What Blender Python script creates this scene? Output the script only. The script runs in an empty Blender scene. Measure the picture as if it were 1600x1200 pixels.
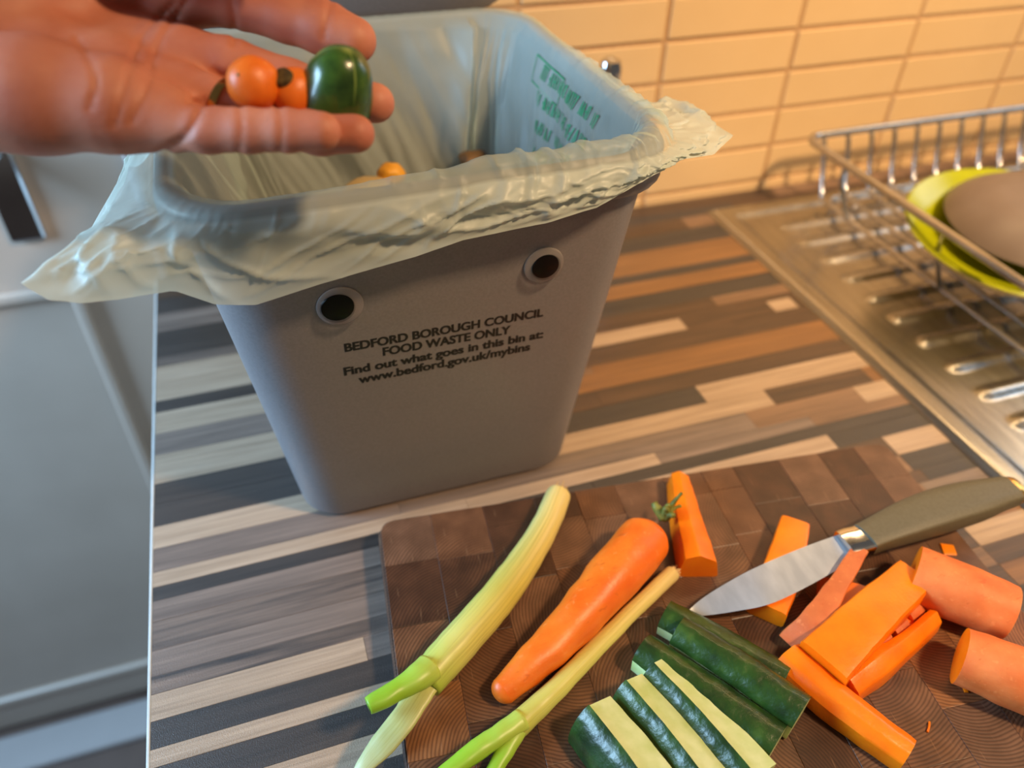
import bpy, bmesh, math, random
import numpy as np
from mathutils import Vector, Matrix, noise

random.seed(7)
rng = np.random.default_rng(7)
scene = bpy.context.scene
COL = scene.collection

# ------------------------------------------------------------------ camera
FPX = 1220.5
PITCH, YAW, ROLL = math.radians(40.5956), math.radians(19.3288), math.radians(1.2906)
CAM = Vector((0.0, 0.0, 0.46))
_fw = Vector((math.sin(YAW) * math.cos(PITCH), math.cos(YAW) * math.cos(PITCH), -math.sin(PITCH)))
_rt = Vector((math.cos(YAW), -math.sin(YAW), 0))
_up = _rt.cross(_fw)
RT = _rt * math.cos(ROLL) + _up * math.sin(ROLL)
UP = -_rt * math.sin(ROLL) + _up * math.cos(ROLL)
FW = _fw
cam_data = bpy.data.cameras.new('camera')
cam_data.sensor_width = 36.0
cam_data.lens = FPX / 1600.0 * 36.0
cam_data.clip_start = 0.01
cam_data.dof.use_dof = True
cam_data.dof.focus_distance = 0.430
cam_data.dof.aperture_fstop = cam_data.lens / 6.6
cam = bpy.data.objects.new('camera', cam_data)
m3 = Matrix((RT, UP, -FW)).transposed()
cam.matrix_world = Matrix.Translation(CAM) @ m3.to_4x4()
COL.objects.link(cam)
scene.camera = cam

# ------------------------------------------------------------------ light
scene.view_settings.view_transform = 'Standard'
scene.view_settings.look = 'None'
scene.view_settings.gamma = 1.0
scene.view_settings.use_curve_mapping = False
scene.view_settings.exposure = 0.0

world = bpy.data.worlds.new('kitchen_air')
scene.world = world
world.use_nodes = True
bg = world.node_tree.nodes['Background']
bg.inputs[0].default_value = (0.84, 0.78, 0.72, 1)
bg.inputs[1].default_value = 0.12


def area(name, loc, target, size, size_y, power, color, spread=math.pi):
    d = bpy.data.lights.new(name, 'AREA')
    d.shape = 'RECTANGLE'
    d.size, d.size_y, d.energy, d.color, d.spread = size, size_y, power, color, spread
    o = bpy.data.objects.new(name, d)
    o.location = loc
    o.rotation_euler = (Vector(target) - Vector(loc)).to_track_quat('-Z', 'Y').to_euler()
    COL.objects.link(o)
    return o


area('window_daylight', (-1.15, 0.52, 0.56), (0.0, 0.42, 0.12), 0.6, 0.62, 37, (0.43, 0.70, 1.0))
area('sink_window_daylight', (1.80, 0.66, 0.75), (0.75, 0.35, 0.0), 0.6, 0.7, 4.5, (0.60, 0.80, 1.0))
area('ceiling_lamp', (0.85, -0.40, 1.50), (0.62, 0.50, 0.10), 0.16, 0.16, 8.2, (1.0, 0.68, 0.38), 1.35)
area('under_cabinet_lamp', (0.95, 0.60, 0.62), (0.95, 0.72, 0.0), 0.9, 0.05, 2.2, (1.0, 0.66, 0.32))


# ------------------------------------------------------------------ helpers
def ray(px, py):
    return FW + RT * ((px - 800) / FPX) - UP * ((py - 600) / FPX)


def gz(px, py, z):
    d = ray(px, py)
    return CAM + d * ((z - CAM.z) / d.z)


def gy(px, py, y):
    d = ray(px, py)
    return CAM + d * ((y - CAM.y) / d.y)


def gd(px, py, depth):
    return CAM + ray(px, py) * depth


def depth_of(p):
    return (p - CAM).dot(FW)


def pxr(p, r):
    """size in metres of r photograph pixels at the distance of p"""
    return r * depth_of(p) / FPX


def link(o, parent=None):
    COL.objects.link(o)
    if parent is not None:
        o.parent = parent
    return o


def mesh_obj(name, verts, faces, mat=None, parent=None, smooth=True, mats=None, fmat=None, attrs=None):
    me = bpy.data.meshes.new(name)
    me.from_pydata([tuple(v) for v in verts], [], [tuple(f) for f in faces])
    if mats:
        for m in mats:
            me.materials.append(m)
        if fmat is not None:
            me.polygons.foreach_set('material_index', fmat)
    elif mat:
        me.materials.append(mat)
    if smooth:
        me.polygons.foreach_set('use_smooth', [True] * len(me.polygons))
    if attrs:
        for k, vals in attrs.items():
            a = me.attributes.new(k, 'FLOAT', 'POINT')
            a.data.foreach_set('value', [float(x) for x in vals])
    me.update()
    return link(bpy.data.objects.new(name, me), parent)


def fix_normals(o):
    bm = bmesh.new()
    bm.from_mesh(o.data)
    bmesh.ops.recalc_face_normals(bm, faces=bm.faces)
    bm.to_mesh(o.data)
    bm.free()
    return o


def sharp(o, ang=35):
    """smooth shading with hard edges kept"""
    bm = bmesh.new()
    bm.from_mesh(o.data)
    bmesh.ops.recalc_face_normals(bm, faces=bm.faces)
    lim = math.radians(ang)
    for e in bm.edges:
        if len(e.link_faces) == 2 and e.calc_face_angle(0) > lim:
            e.smooth = False
    for f in bm.faces:
        f.smooth = True
    bm.to_mesh(o.data)
    bm.free()
    return o


def box_mesh(name, sx, sy, sz, bev=0.0, seg=1):
    """box centred in x and y, standing on z = 0"""
    bm = bmesh.new()
    bmesh.ops.create_cube(bm, size=1)
    bmesh.ops.scale(bm, vec=(sx, sy, sz), verts=bm.verts)
    bmesh.ops.translate(bm, vec=(0, 0, sz / 2), verts=bm.verts)
    if bev > 0:
        bmesh.ops.bevel(bm, geom=list(bm.edges), offset=bev, segments=seg, affect='EDGES', profile=0.5)
    me = bpy.data.meshes.new(name)
    bm.to_mesh(me)
    bm.free()
    return me


def box(name, x0, x1, y0, y1, z0, z1, mat, parent=None, bev=0.0, seg=1):
    me = box_mesh(name, x1 - x0, y1 - y0, z1 - z0, bev, seg)
    me.materials.append(mat)
    o = bpy.data.objects.new(name, me)
    o.location = ((x0 + x1) / 2, (y0 + y1) / 2, z0)
    return link(o, parent)


def empty(name, loc=(0, 0, 0)):
    o = bpy.data.objects.new(name, None)
    o.empty_display_size = 0.02
    o.location = loc
    return link(o)


def tag(o, label, cat, group=None, kind=None):
    o['label'] = label
    o['category'] = cat
    if group:
        o['group'] = group
    if kind:
        o['kind'] = kind
    return o


def structure(o):
    o['kind'] = 'structure'
    return o


def adopt(child, parent):
    """parent while keeping the child where it stands (parents here are unrotated)"""
    child.parent = parent
    child.matrix_parent_inverse = Matrix.Translation(parent.location).inverted()
    return child


def catmull(pts, n):
    """resample control rows (any dimension) with a Catmull-Rom spline"""
    P = np.array([list(p) for p in pts], float)
    if len(P) == 2:
        t = np.linspace(0, 1, n)[:, None]
        return P[0] * (1 - t) + P[1] * t
    P = np.vstack([2 * P[0] - P[1], P, 2 * P[-1] - P[-2]])
    out = []
    for u in np.linspace(0, len(P) - 3 - 1e-9, n):
        i = int(u)
        t = u - i
        a, b, c, d = P[i], P[i + 1], P[i + 2], P[i + 3]
        out.append(0.5 * (2 * b + (c - a) * t + (2 * a - 5 * b + 4 * c - d) * t * t + (3 * b - a - 3 * c + d) * t ** 3))
    return np.array(out)


def frames(C, up=(0, 0, 1)):
    up = np.array(up, float)
    T = np.gradient(C, axis=0)
    T /= np.linalg.norm(T, axis=1)[:, None]
    S = np.cross(T, up)
    S /= np.linalg.norm(S, axis=1)[:, None]
    U = np.cross(S, T)
    return T, S, U


def sweep(name, pts, sect, n=24, mat=None, parent=None, up=(0, 0, 1), closed=True, caps=True, wob=0.0, wfreq=60,
          smooth=True, mats=None, capmat=0, extra=None):
    """pts rows: x, y, z, scale_side, scale_up.  sect: list of (s, t).  extra(v, i, k): displacement"""
    R = catmull(pts, n)
    C = R[:, :3]
    T, S, U = frames(C, up)
    m = len(sect)
    V, A, B = [], [], []
    for i in range(n):
        for k, (s, t) in enumerate(sect):
            p = C[i] + S[i] * s * R[i, 3] + U[i] * t * R[i, 4]
            if wob:
                q = Vector(p) * wfreq
                d = p - C[i]
                L = np.linalg.norm(d) + 1e-9
                p = p + d / L * (noise.noise(q) * wob)
            V.append(p)
            A.append(i / (n - 1))
            B.append(k / m)
    F, fm = [], []
    kk = m if closed else m - 1
    for i in range(n - 1):
        for k in range(kk):
            a, b = i * m + k, i * m + (k + 1) % m
            F.append((a, a + m, b + m, b))
            fm.append(0)
    if caps and closed:
        F.append(tuple(range(m)))
        F.append(tuple(range((n - 1) * m, n * m))[::-1])
        fm += [capmat, capmat]
    o = mesh_obj(name, V, F, mat, parent, smooth, mats, fm if mats else None, {'along': A, 'around': B})
    return o


def circle(n=16):
    return [(math.cos(2 * math.pi * k / n), math.sin(2 * math.pi * k / n)) for k in range(n)]


def rounded(poly, r=0.15, n=3):
    """round the corners of a section polygon; r relative to the shorter neighbouring edge"""
    out = []
    L = len(poly)
    for i in range(L):
        p0, p1, p2 = np.array(poly[i - 1]), np.array(poly[i]), np.array(poly[(i + 1) % L])
        d = min(np.linalg.norm(p0 - p1), np.linalg.norm(p2 - p1)) * r
        a = p1 + (p0 - p1) / np.linalg.norm(p0 - p1) * d
        b = p1 + (p2 - p1) / np.linalg.norm(p2 - p1) * d
        for t in np.linspace(0, 1, n):
            out.append(tuple((1 - t) ** 2 * a + 2 * t * (1 - t) * p1 + t * t * b))
    return out


def lathe(name, prof, n=40, mat=None, parent=None, loc=None, axis=None):
    V, F = [], []
    m = len(prof)
    for k in range(n):
        a = 2 * math.pi * k / n
        for r, z in prof:
            V.append((r * math.cos(a), r * math.sin(a), z))
    for k in range(n):
        for i in range(m - 1):
            a, b = k * m + i, ((k + 1) % n) * m + i
            F.append((a, b, b + 1, a + 1))
    o = mesh_obj(name, V, F, mat, parent)
    bm = bmesh.new()
    bm.from_mesh(o.data)
    bmesh.ops.remove_doubles(bm, verts=bm.verts, dist=1e-6)
    bmesh.ops.recalc_face_normals(bm, faces=bm.faces)
    bm.to_mesh(o.data)
    bm.free()
    if axis is not None:
        q = Vector(axis).to_track_quat('Z', 'Y')
        o.data.transform(q.to_matrix().to_4x4())
    if loc is not None:
        o.data.transform(Matrix.Translation(loc))
    sharp(o, 40)
    return o


# ------------------------------------------------------------------ materials
def lin(r, g, b):
    f = lambda c: (c / 255 / 12.92) if c / 255 <= 0.04045 else ((c / 255 + 0.055) / 1.055) ** 2.4
    return (f(r), f(g), f(b), 1)


class NT:
    def __init__(self, name):
        self.m = bpy.data.materials.new(name)
        self.m.use_nodes = True
        self.t = self.m.node_tree
        self.p = self.t.nodes['Principled BSDF']
        self.out = self.t.nodes['Material Output']

    def n(self, typ, **kw):
        nd = self.t.nodes.new(typ)
        for k, v in kw.items():
            setattr(nd, k, v)
        return nd

    def l(self, a, b):
        self.t.links.new(a, b)

    def set(self, **kw):
        for k, v in kw.items():
            self.p.inputs[k.replace('_', ' ')].default_value = v

    def coords(self, kind='Object', scale=(1, 1, 1), rot=(0, 0, 0), rand=0.0):
        tc = self.n('ShaderNodeTexCoord')
        mp = self.n('ShaderNodeMapping')
        mp.inputs['Scale'].default_value = scale
        mp.inputs['Rotation'].default_value = rot
        self.l(tc.outputs[kind], mp.inputs['Vector'])
        if rand:
            oi = self.n('ShaderNodeObjectInfo')
            mu = self.n('ShaderNodeVectorMath', operation='SCALE')
            mu.inputs[0].default_value = (1.0, 0.73, 0.41)
            ml = self.n('ShaderNodeMath', operation='MULTIPLY_ADD')
            ml.inputs[1].default_value = rand
            ml.inputs[2].default_value = 0.035
            self.l(oi.outputs['Random'], ml.inputs[0])
            self.l(ml.outputs[0], mu.inputs['Scale'])
            self.l(mu.outputs[0], mp.inputs['Location'])
        return mp.outputs[0]

    def noise(self, vec, scale=5, detail=3, rough=0.5, dist=0.0):
        nd = self.n('ShaderNodeTexNoise')
        nd.inputs['Scale'].default_value = scale
        nd.inputs['Detail'].default_value = detail
        nd.inputs['Roughness'].default_value = rough
        nd.inputs['Distortion'].default_value = dist
        self.l(vec, nd.inputs['Vector'])
        return nd.outputs['Fac']

    def ramp(self, fac, stops, interp='LINEAR'):
        nd = self.n('ShaderNodeValToRGB')
        nd.color_ramp.interpolation = interp
        e = nd.color_ramp.elements
        e[0].position, e[0].color = stops[0]
        e[1].position, e[1].color = stops[-1]
        for pos, c in stops[1:-1]:
            x = e.new(pos)
            x.color = c
        self.l(fac, nd.inputs['Fac'])
        return nd.outputs['Color']

    def mix(self, fac, a, b, mode='MIX'):
        nd = self.n('ShaderNodeMix', data_type='RGBA', blend_type=mode)
        for s, v in (('Factor', fac), ('A', a), ('B', b)):
            i = [x for x in nd.inputs if x.name == s and (x.type == 'RGBA' or s == 'Factor')][0]
            if hasattr(v, 'is_output'):
                self.l(v, i)
            else:
                i.default_value = v
        return [x for x in nd.outputs if x.type == 'RGBA'][0]

    def attr(self, name):
        nd = self.n('ShaderNodeAttribute', attribute_name=name)
        return nd.outputs['Fac']

    def color(self, c):
        self.l(c, self.p.inputs['Base Color'])
        return self

    def bump(self, h, strength=0.3, dist=0.001):
        nd = self.n('ShaderNodeBump')
        nd.inputs['Strength'].default_value = strength
        nd.inputs['Distance'].default_value = dist
        self.l(h, nd.inputs['Height'])
        self.l(nd.outputs[0], self.p.inputs['Normal'])
        return self


def simple(name, c1, c2=None, rough=0.5, scale=40, bump=0.0, metal=0.0, detail=3, sss=0.0, ssr=(0.004, 0.002, 0.001),
           coat=0.0, stretch=(1, 1, 1), bdist=0.001):
    n = NT(name)
    c2 = c2 or c1
    v = n.coords('Object', stretch)
    f = n.noise(v, scale, detail)
    n.color(n.ramp(f, [(0.32, c1), (0.68, c2)]))
    n.set(Roughness=rough, Metallic=metal)
    if sss:
        n.p.inputs['Subsurface Weight'].default_value = sss
        n.p.inputs['Subsurface Radius'].default_value = ssr
        n.p.inputs['Subsurface Scale'].default_value = 1.0
    if coat:
        n.p.inputs['Coat Weight'].default_value = coat
    if bump:
        n.bump(f, bump, bdist)
    return n.m


def wood_stave(name, dark, light, streak=1.0):
    n = NT(name)
    v = n.coords('Object', (3.0, 60.0, 20.0), rand=40.0)
    a = n.noise(v, 2.2, 6, 0.62, 0.3)
    v2 = n.coords('Object', (14.0, 700.0, 20.0), rand=17.0)
    b = n.noise(v2, 1.0, 3, 0.6)
    c = n.ramp(a, [(0.30, dark), (0.70, light)])
    c2 = n.ramp(b, [(0.35, (0.82, 0.82, 0.82, 1)), (0.62, (1.05, 1.05, 1.05, 1))])
    n.color(n.mix(1.0, c, c2, 'MULTIPLY'))
    vg = n.coords('Object', (1, 1, 1))
    g = n.noise(vg, 1500, 2)
    n.set(Roughness=0.46)
    n.p.inputs['Specular IOR Level'].default_value = 1.0
    n.bump(g, 0.5, 0.0005)
    return n.m


STAVE = {
    'D': wood_stave('stave_charcoal', lin(38, 34, 34), lin(66, 58, 54)),
    'B': wood_stave('stave_dark_brown', lin(52, 36, 24), lin(92, 66, 46)),
    'M': wood_stave('stave_mid_brown', lin(104, 78, 58), lin(146, 114, 88)),
    'G': wood_stave('stave_grey_brown', lin(98, 84, 76), lin(140, 122, 110)),
    'O': wood_stave('stave_amber', lin(110, 74, 40), lin(148, 104, 60)),
    'L': wood_stave('stave_light_oak', lin(160, 136, 112), lin(190, 166, 142)),
    'K': wood_stave('stave_streaked', lin(44, 40, 42), lin(138, 118, 104)),
}


def endgrain(name, dark, light):
    n = NT(name)
    tc = n.n('ShaderNodeTexCoord')
    oi = n.n('ShaderNodeObjectInfo')
    an = n.n('ShaderNodeMath', operation='MULTIPLY')
    an.inputs[1].default_value = 61.0
    n.l(oi.outputs['Random'], an.inputs[0])
    vr = n.n('ShaderNodeVectorRotate', rotation_type='Z_AXIS')
    n.l(tc.outputs['Object'], vr.inputs['Vector'])
    n.l(an.outputs[0], vr.inputs['Angle'])
    ad = n.n('ShaderNodeVectorMath', operation='ADD')
    n.l(vr.outputs[0], ad.inputs[0])
    ad.inputs[1].default_value = (0.045, 0.03, 0.0)
    v = ad.outputs[0]
    w = n.n('ShaderNodeTexWave', wave_type='RINGS', rings_direction='Z', wave_profile='SIN')
    w.inputs['Scale'].default_value = 150
    w.inputs['Distortion'].default_value = 6.0
    w.inputs['Detail'].default_value = 2
    w.inputs['Detail Scale'].default_value = 0.25
    n.l(v, w.inputs['Vector'])
    f2 = n.noise(v, 60, 4)
    base = n.ramp(f2, [(0.3, dark), (0.7, light)])
    ring = n.ramp(w.outputs['Fac'], [(0.0, (0.62, 0.58, 0.55, 1)), (0.5, (1, 1, 1, 1)), (1.0, (1.2, 1.19, 1.16, 1))])
    c = n.mix(1.0, base, ring, 'MULTIPLY')
    sc = n.coords('Object', (900, 60, 10), (0, 0, 0.6))
    s = n.noise(sc, 1, 2)
    c = n.mix(n.ramp(s, [(0.66, (0, 0, 0, 1)), (0.74, (0.22, 0.22, 0.22, 1))]), c, lin(170, 132, 100))
    n.color(c)
    n.set(Roughness=0.42)
    n.bump(w.outputs['Fac'], 0.12, 0.0004)
    return n.m


BLOCKM = [endgrain('walnut_block_dark', lin(58, 36, 24), lin(84, 54, 37)),
          endgrain('walnut_block_mid', lin(84, 54, 36), lin(114, 78, 54)),
          endgrain('walnut_block_warm', lin(106, 66, 38), lin(142, 96, 60)),
          endgrain('walnut_block_grey', lin(86, 60, 44), lin(118, 86, 66))]


def carrot_mat(name, c1, c2, rough=0.42, lines=True):
    n = NT(name)
    v = n.coords('Object')
    f = n.noise(v, 55, 4)
    c = n.ramp(f, [(0.3, c1), (0.7, c2)])
    if lines:
        f2 = n.noise(n.coords('Object', (260, 260, 260)), 1.0, 2)
        c = n.mix(n.ramp(f2, [(0.62, (0, 0, 0, 1)), (0.75, (0.35, 0.35, 0.35, 1))]), c, lin(246, 160, 92))
    if lines:
        f3 = n.noise(n.coords('Object', (95, 210, 150), (0, 0, 0.75)), 1.0, 2)
        c = n.mix(n.ramp(f3, [(0.66, (0, 0, 0, 1)), (0.74, (0.5, 0.5, 0.5, 1))]), c, lin(186, 78, 22))
    n.color(c)
    n.set(Roughness=rough)
    n.p.inputs['Subsurface Weight'].default_value = 0.25
    n.p.inputs['Subsurface Radius'].default_value = (0.006, 0.0025, 0.0008)
    n.p.inputs['Subsurface Scale'].default_value = 1.0
    n.bump(n.noise(n.coords('Object', (420, 420, 420)), 1.0, 3), 0.25, 0.0006)
    return n.m


CARROT = carrot_mat('carrot_skin', lin(230, 102, 18), lin(242, 126, 34))
CARROT_CUT = carrot_mat('carrot_cut_face', lin(244, 116, 4), lin(252, 136, 12), 0.36, False)
CARROT_PALE = carrot_mat('carrot_dry_skin', lin(214, 104, 42), lin(232, 136, 72), 0.6)
CARROT_PEEL = carrot_mat('carrot_peel_outer', lin(188, 92, 42), lin(212, 118, 62), 0.55)


def cucumber_skin():
    n = NT('cucumber_skin')
    f = n.noise(n.coords('Object'), 70, 4)
    c = n.ramp(f, [(0.3, lin(22, 44, 14)), (0.6, lin(42, 74, 24)), (0.8, lin(78, 108, 46))])
    n.color(c)
    n.set(Roughness=0.34)
    n.p.inputs['Coat Weight'].default_value = 0.16
    n.p.inputs['Coat Roughness'].default_value = 0.12
    n.bump(n.noise(n.coords('Object'), 160, 3), 0.5, 0.0015)
    return n.m


CUC_SKIN = cucumber_skin()
CUC_FLESH = simple('cucumber_flesh', lin(192, 212, 140), lin(216, 230, 178), 0.3, 90, 0.2, sss=0.2,
                   ssr=(0.003, 0.003, 0.001))


def onion_mat(name, stops, lines=0.25):
    n = NT(name)
    c = n.ramp(n.attr('along'), stops)
    at = n.n('ShaderNodeAttribute', attribute_name='around')
    ml = n.n('ShaderNodeMath', operation='MULTIPLY')
    ml.inputs[1].default_value = 46.0
    n.l(at.outputs['Fac'], ml.inputs[0])
    al = n.n('ShaderNodeMath', operation='MULTIPLY')
    al.inputs[1].default_value = 3.0
    n.l(n.attr('along'), al.inputs[0])
    cx = n.n('ShaderNodeCombineXYZ')
    n.l(ml.outputs[0], cx.inputs[0])
    n.l(al.outputs[0], cx.inputs[1])
    f = n.noise(cx.outputs[0], 1.0, 2)
    c = n.mix(n.ramp(f, [(0.45, (0, 0, 0, 1)), (0.7, (lines, lines, lines, 1))]), c, lin(150, 148, 62))
    n.color(c)
    n.set(Roughness=0.38)
    n.p.inputs['Subsurface Weight'].default_value = 0.25
    n.p.inputs['Subsurface Radius'].default_value = (0.004, 0.004, 0.0015)
    n.p.inputs['Subsurface Scale'].default_value = 1.0
    return n.m


ONION_STEM = onion_mat('spring_onion_stem', [(0.0, lin(232, 214, 160)), (0.3, lin(226, 206, 130)), (0.62, lin(206, 192, 92)),
                                            (0.8, lin(214, 210, 118)), (1.0, lin(172, 194, 70))], 0.45)
ONION_STEM2 = onion_mat('thin_onion_stem', [(0.0, lin(232, 208, 160)), (0.5, lin(222, 200, 116)), (1.0, lin(190, 196, 90))], 0.25)
ONION_LEAF = onion_mat('onion_leaf_green', [(0.0, lin(186, 204, 92)), (0.4, lin(150, 196, 50)), (1.0, lin(128, 184, 48))], 0.1)
ONION_PALE = onion_mat('onion_leaf_pale', [(0.0, lin(206, 206, 120)), (0.5, lin(176, 184, 128)), (1.0, lin(196, 206, 160))], 0.4)
ROOT_M = simple('dry_root', lin(196, 160, 104), lin(222, 192, 140), 0.7)
STALK_M = simple('carrot_stalk_green', lin(70, 78, 26), lin(128, 130, 50), 0.6, 120)

STEEL = simple('brushed_steel', lin(168, 166, 162), lin(190, 188, 184), 0.27, 300, 0.05, metal=1.0, stretch=(1, 0.05, 1))
CHROME = simple('chrome', lin(206, 206, 208), lin(216, 216, 218), 0.12, 30, metal=1.0)


def blade_mat():
    n = NT('knife_steel')
    f = n.noise(n.coords('Object', (140, 50, 50), (0, 0, 0.5)), 1.0, 3, 0.5)
    c = n.ramp(f, [(0.35, lin(192, 196, 200)), (0.65, lin(206, 210, 214))])
    n.color(c)
    n.set(Metallic=0.55, Roughness=0.3)
    n.l(n.ramp(f, [(0.35, (0.30, 0.30, 0.30, 1)), (0.7, (0.34, 0.34, 0.34, 1))]), n.p.inputs['Roughness'])
    return n.m


BLADE = blade_mat()
HANDLE_M = simple('olive_handle_plastic', lin(92, 86, 66), lin(100, 94, 74), 0.52, 500, 0.1)
BRASS = simple('brass_cap', lin(196, 150, 80), lin(214, 170, 100), 0.25, 30, metal=1.0)
BIN_M = simple('grey_bin_plastic', lin(124, 119, 120), lin(132, 127, 128), 0.42, 600, 0.08, bdist=0.0003)
INK = simple('black_ink', lin(16, 15, 16), lin(20, 19, 20), 0.5)
EYE_WHITE = simple('eye_backing', lin(142, 134, 130), lin(150, 142, 138), 0.5)
PUPIL = simple('black_pupil', lin(8, 7, 8), lin(11, 10, 11), 0.3)
PUPIL.node_tree.nodes['Principled BSDF'].inputs['Specular IOR Level'].default_value = 0.12


def clear_plastic():
    n = NT('clear_plastic')
    n.p.inputs['Base Color'].default_value = (0.96, 0.96, 0.97, 1)
    f = n.noise(n.coords('Object'), 200, 2)
    n.l(n.ramp(f, [(0.3, (0.04, 0.04, 0.04, 1)), (0.7, (0.09, 0.09, 0.09, 1))]), n.p.inputs['Roughness'])
    n.set(IOR=1.3)
    n.p.inputs['Transmission Weight'].default_value = 1.0
    gl = n.n('ShaderNodeBsdfTransparent')
    mx = n.n('ShaderNodeMixShader')
    mx.inputs[0].default_value = 0.62
    n.l(n.p.outputs[0], mx.inputs[1])
    n.l(gl.outputs[0], mx.inputs[2])
    n.l(mx.outputs[0], n.out.inputs['Surface'])
    return n.m


CLEAR = clear_plastic()


def film_mat():
    n = NT('compostable_film')
    f = n.noise(n.coords('Object'), 30, 3)
    c = n.ramp(f, [(0.3, lin(222, 232, 220)), (0.7, lin(234, 242, 230))])
    n.color(c)
    n.set(Roughness=0.38)
    n.p.inputs['Specular IOR Level'].default_value = 0.45
    tl = n.n('ShaderNodeBsdfTranslucent')
    n.l(c, tl.inputs['Color'])
    m1 = n.n('ShaderNodeMixShader')
    m1.inputs[0].default_value = 0.36
    n.l(n.p.outputs[0], m1.inputs[1])
    n.l(tl.outputs[0], m1.inputs[2])
    tr = n.n('ShaderNodeBsdfTransparent')
    tr.inputs[0].default_value = (0.93, 0.96, 0.92, 1)
    m2 = n.n('ShaderNodeMixShader')
    n.l(n.attr('clear'), m2.inputs[0])
    n.l(m1.outputs[0], m2.inputs[1])
    n.l(tr.outputs[0], m2.inputs[2])
    n.l(m2.outputs[0], n.out.inputs['Surface'])
    return n.m


FILM = film_mat()
GREEN_INK = simple('green_print', lin(30, 128, 84), lin(40, 140, 92), 0.5)


def skin_mat():
    n = NT('hand_skin')
    v = n.coords('Object')
    f = n.noise(v, 45, 4)
    c = n.ramp(f, [(0.28, lin(184, 108, 84)), (0.55, lin(198, 124, 97)), (0.8, lin(208, 138, 110))])
    n.color(c)
    n.set(Roughness=0.56)
    n.p.inputs['Subsurface Weight'].default_value = 0.18
    n.p.inputs['Subsurface Radius'].default_value = (0.005, 0.0022, 0.0013)
    n.p.inputs['Subsurface Scale'].default_value = 1.0
    n.bump(n.noise(n.coords('Object', (260, 700, 700), (0.1, 0.2, 0.3)), 1.0, 4, 0.6), 0.22, 0.0006)
    return n.m


SKIN = skin_mat()
TILE_M = simple('cream_tile_glaze', lin(218, 184, 134), lin(226, 194, 146), 0.3, 6)
GROUT_M = simple('tan_grout', lin(186, 148, 106), lin(196, 158, 116), 0.9, 200, 0.2)
DOOR_M = simple('grey_painted_door', lin(184, 168, 154), lin(192, 176, 162), 0.35, 8)
TRIM_M = simple('grey_white_trim', lin(166, 160, 158), lin(172, 166, 164), 0.45, 8)
FLOOR_M = simple('brown_floor', lin(84, 66, 58), lin(104, 84, 74), 0.5, 6)
CARCASS_M = simple('cabinet_board', lin(190, 186, 180), lin(200, 196, 190), 0.5, 10)
EDGE_M = simple('pale_edge_strip', lin(206, 208, 206), lin(216, 218, 216), 0.3, 60)
CORE_M = simple('worktop_core', lin(40, 32, 26), lin(54, 44, 36), 0.6, 60)

# ------------------------------------------------------------------ room shell
WALL_Y = 0.780
FLOOR_Z = -0.90
structure(box('floor', -2.2, 2.2, -1.6, 1.6, FLOOR_Z - 0.05, FLOOR_Z, FLOOR_M))

wall = structure(box('wall_back', -0.115, 2.0, WALL_Y + 0.0022, WALL_Y + 0.10, FLOOR_Z, 1.30, GROUT_M))
TP, TR_ = 0.1680, 0.0456
tile_me = box_mesh('tile', TP - 0.0056, 0.009, TR_ - 0.0052, 0.0012, 2)
tile_me.materials.append(TILE_M)
for i in range(-3, 7):
    for j in range(-1, 13):
        z0 = 0.0130 + j * TR_ + 0.002
        t = bpy.data.objects.new('tile', tile_me)
        t.location = (0.440 + (i + 0.5) * TP, WALL_Y + 0.0050 + random.uniform(-0.0005, 0.0005), z0)
        t.rotation_euler = (random.uniform(-0.003, 0.003), 0, random.uniform(-0.003, 0.003))
        link(t)
        adopt(t, wall)

# door beyond the end of the worktop
DY = 0.88
door = structure(box('door_1', -0.98, -0.135, DY, DY + 0.04, FLOOR_Z + 0.008, 1.12, DOOR_M, bev=0.002))


def door_part(name, *a, **k):
    return adopt(box(name, *a, **k), door)


PX0, PX1, PZ0, PZ1 = -0.86, -0.235, -0.80, -0.055
door_part('lower_panel', PX0, PX1, DY - 0.004, DY + 0.002, PZ0, PZ1, DOOR_M, bev=0.0015)
for nm, a in (('moulding', (PX1 - 0.004, PX1 + 0.010, DY - 0.012, DY, PZ0 - 0.01, PZ1 + 0.010)),
              ('moulding', (PX0 - 0.010, PX0 + 0.004, DY - 0.012, DY, PZ0 - 0.01, PZ1 + 0.010)),
              ('moulding', (PX0, PX1, DY - 0.012, DY, PZ1 - 0.004, PZ1 + 0.010)),
              ('moulding', (PX0, PX1, DY - 0.012, DY, PZ0 - 0.012, PZ0 + 0.004))):
    door_part(nm, *a, DOOR_M, bev=0.004, seg=2)
hnd = adopt(box('handle_plate', -0.272, -0.236, DY - 0.008, DY, 0.015, 0.175, CHROME, bev=0.004, seg=2), door)
lev = sweep('door_lever', [(-0.254, DY - 0.006, 0.115, 0.008, 0.008), (-0.254, DY - 0.040, 0.115, 0.008, 0.008),
                           (-0.262, DY - 0.050, 0.114, 0.0085, 0.0085), (-0.310, DY - 0.052, 0.110, 0.008, 0.008),
                           (-0.355, DY - 0.052, 0.106, 0.006, 0.006)], circle(12), 24, CHROME, up=(0.05, 0.1, 1))
adopt(lev, door)
structure(box('trim_1', -0.135, -0.110, DY - 0.02, DY + 0.06, FLOOR_Z, 1.15, TRIM_M, bev=0.003))
structure(box('wall_left', -2.2, -0.98, DY + 0.01, DY + 0.06, FLOOR_Z, 1.3, TRIM_M))
structure(box('baseboard_left', -0.98, -0.115, DY - 0.09, DY - 0.02, FLOOR_Z, FLOOR_Z + 0.014, TRIM_M, bev=0.003))

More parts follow.
